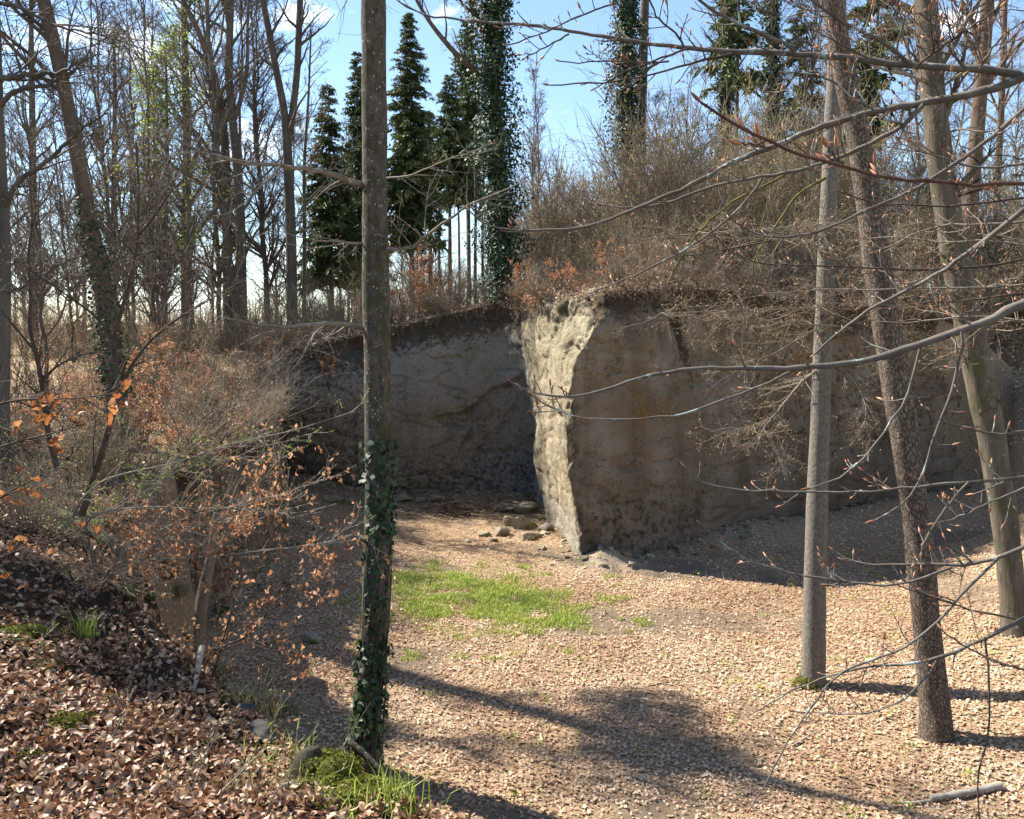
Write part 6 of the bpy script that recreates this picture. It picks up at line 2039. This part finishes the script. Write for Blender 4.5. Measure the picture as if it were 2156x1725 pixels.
reach([(3000, 1430), (2900, 1470), (2800, 1520), (2740, 1535)], 2.3, 2.3, 6, 3, LT, seed=28, n_side=6, to_trunk=True)
reach([(3000, 1603), (2939, 1631), (2887, 1652), (2783, 1663), (2713, 1649), (2671, 1645), (2609, 1656), (2550, 1668), (2504, 1656), (2445, 1616)], 2.2, 2.4, 13, 4, LT, to_trunk=True, seed=29, n_side=14, sl=0.09)
reach([(2790, 1662), (2741, 1683), (2703, 1701), (2626, 1715), (2574, 1720), (2487, 1710), (2400, 1694), (2317, 1677), (2213, 1656), (2150, 1624), (2051, 1536)], 2.3, 2.5, 8, 3, LT, seed=30, n_side=14, sl=0.09)
reach([(2922, 1638), (2887, 1663), (2852, 1701), (2809, 1753), (2728, 1846), (2646, 1911), (2553, 1939), (2464, 1946), (2419, 2021), (2362, 2090), (2285, 2203), (2241, 2301), (2200, 2366)], 2.2, 2.3, 9, 4, LT, seed=35, n_side=12, sl=0.1)
reach([(3000, 1814), (2898, 1862), (2825, 1899), (2748, 1931), (2667, 1948), (2565, 1944), (2484, 1968), (2395, 1992), (2334, 2017), (2261, 2053), (2200, 2094)], 2.2, 2.4, 12, 3, LT, to_trunk=True, seed=36, n_side=12, sl=0.12)
reach([(2744, 1936), (2724, 1984), (2655, 2049), (2586, 2090), (2513, 2098), (2419, 2090), (2330, 2085)], 2.25, 2.4, 6, 3, LT, seed=37, n_side=8)
reach([(2886, 1868), (2894, 1944), (2898, 2025), (2904, 2126), (2890, 2199), (2862, 2248), (2860, 2309), (2870, 2410)], 2.2, 2.2, 7, 4, seed=38, n_side=8, sl=0.08)
reach([(3000, 1818), (2927, 1810), (2833, 1785), (2720, 1752), (2663, 1724), (2600, 1700)], 2.3, 2.4, 7, 3, seed=39, n_side=8, to_trunk=True)
reach([(3000, 1964), (2906, 1935), (2833, 1899), (2797, 1875), (2760, 1846)], 2.0, 2.1, 7, 4, seed=40, n_side=5, to_trunk=True)
reach([(2830, 200), (2770, 150), (2800, 90), (2830, 30), (2840, -20)], 2.4, 2.3, 7, 4, LT, seed=41, n_side=9, sl=0.16)
reach([(2700, 193), (2650, 130), (2640, 70), (2610, 10)], 2.45, 2.4, 7, 4, LT, seed=42, n_side=8, sl=0.16)
reach([(2870, 203), (2910, 130), (2965, 80), (3010, 60)], 2.4, 2.3, 6, 4, LT, seed=43, n_side=8, sl=0.16)
reach([(2590, 183), (2540, 172), (2470, 130), (2420, 108), (2340, 60)], 2.5, 2.5, 6, 3, LT, seed=44, n_side=10, sl=0.18)
reach([(2560, 322), (2500, 290), (2440, 230), (2380, 210), (2300, 215)], 2.55, 2.6, 6, 3, LT, seed=45, n_side=10, sl=0.16)
reach([(3000, 480), (2900, 500), (2800, 480), (2700, 440), (2600, 430)], 3.0, 3.2, 7, 3, LT, seed=46, n_side=12, to_trunk=True, sl=0.18)
reach([(3000, 720), (2880, 700), (2760, 715), (2640, 690), (2540, 700)], 3.3, 3.5, 6, 3, M_tantwig, seed=47, n_side=14, to_trunk=True, sl=0.25)
reach([(3000, 940), (2900, 925), (2780, 930), (2660, 950), (2560, 940)], 3.3, 3.5, 6, 3, M_tantwig, seed=48, n_side=14, to_trunk=True, sl=0.22)
reach([(1960, 180), (1880, 190), (1800, 170), (1700, 190), (1640, 180)], 2.8, 2.9, 5, 3, seed=49, n_side=9)
ALL_BUDS.sort(key=lambda t_: -t_[0])
mb = MB()
for j, (_, o, q, dv, sc, fat, tn) in enumerate(ALL_BUDS):
    qt = dv.to_track_quat('Z', 'Y')
    if j < 300:
        bo = put('bud', BUDS[tn], o, q - ob_base)
        bo.rotation_euler = qt.to_euler()
        bo.scale = (sc * fat, sc * fat, sc)
    else:
        R_ = np.array(qt.to_matrix())
        V = (np.array(bd_V) * [sc * fat, sc * fat, sc]) @ R_.T + q
        mb.add(V, Q=[(a_ * nt_ + i, a_ * nt_ + (i + 1) % nt_, (a_ + 1) * nt_ + (i + 1) % nt_, (a_ + 1) * nt_ + i) for a_ in range(ns - 1) for i in range(nt_)], tint=np.full(len(bd_V), (0.1, 0.3, 0.5, 0.75, 1.0)[tn]))
put('buds', mb.mesh('buds', M_bud, ob_base), ob)['kind'] = 'stuff'
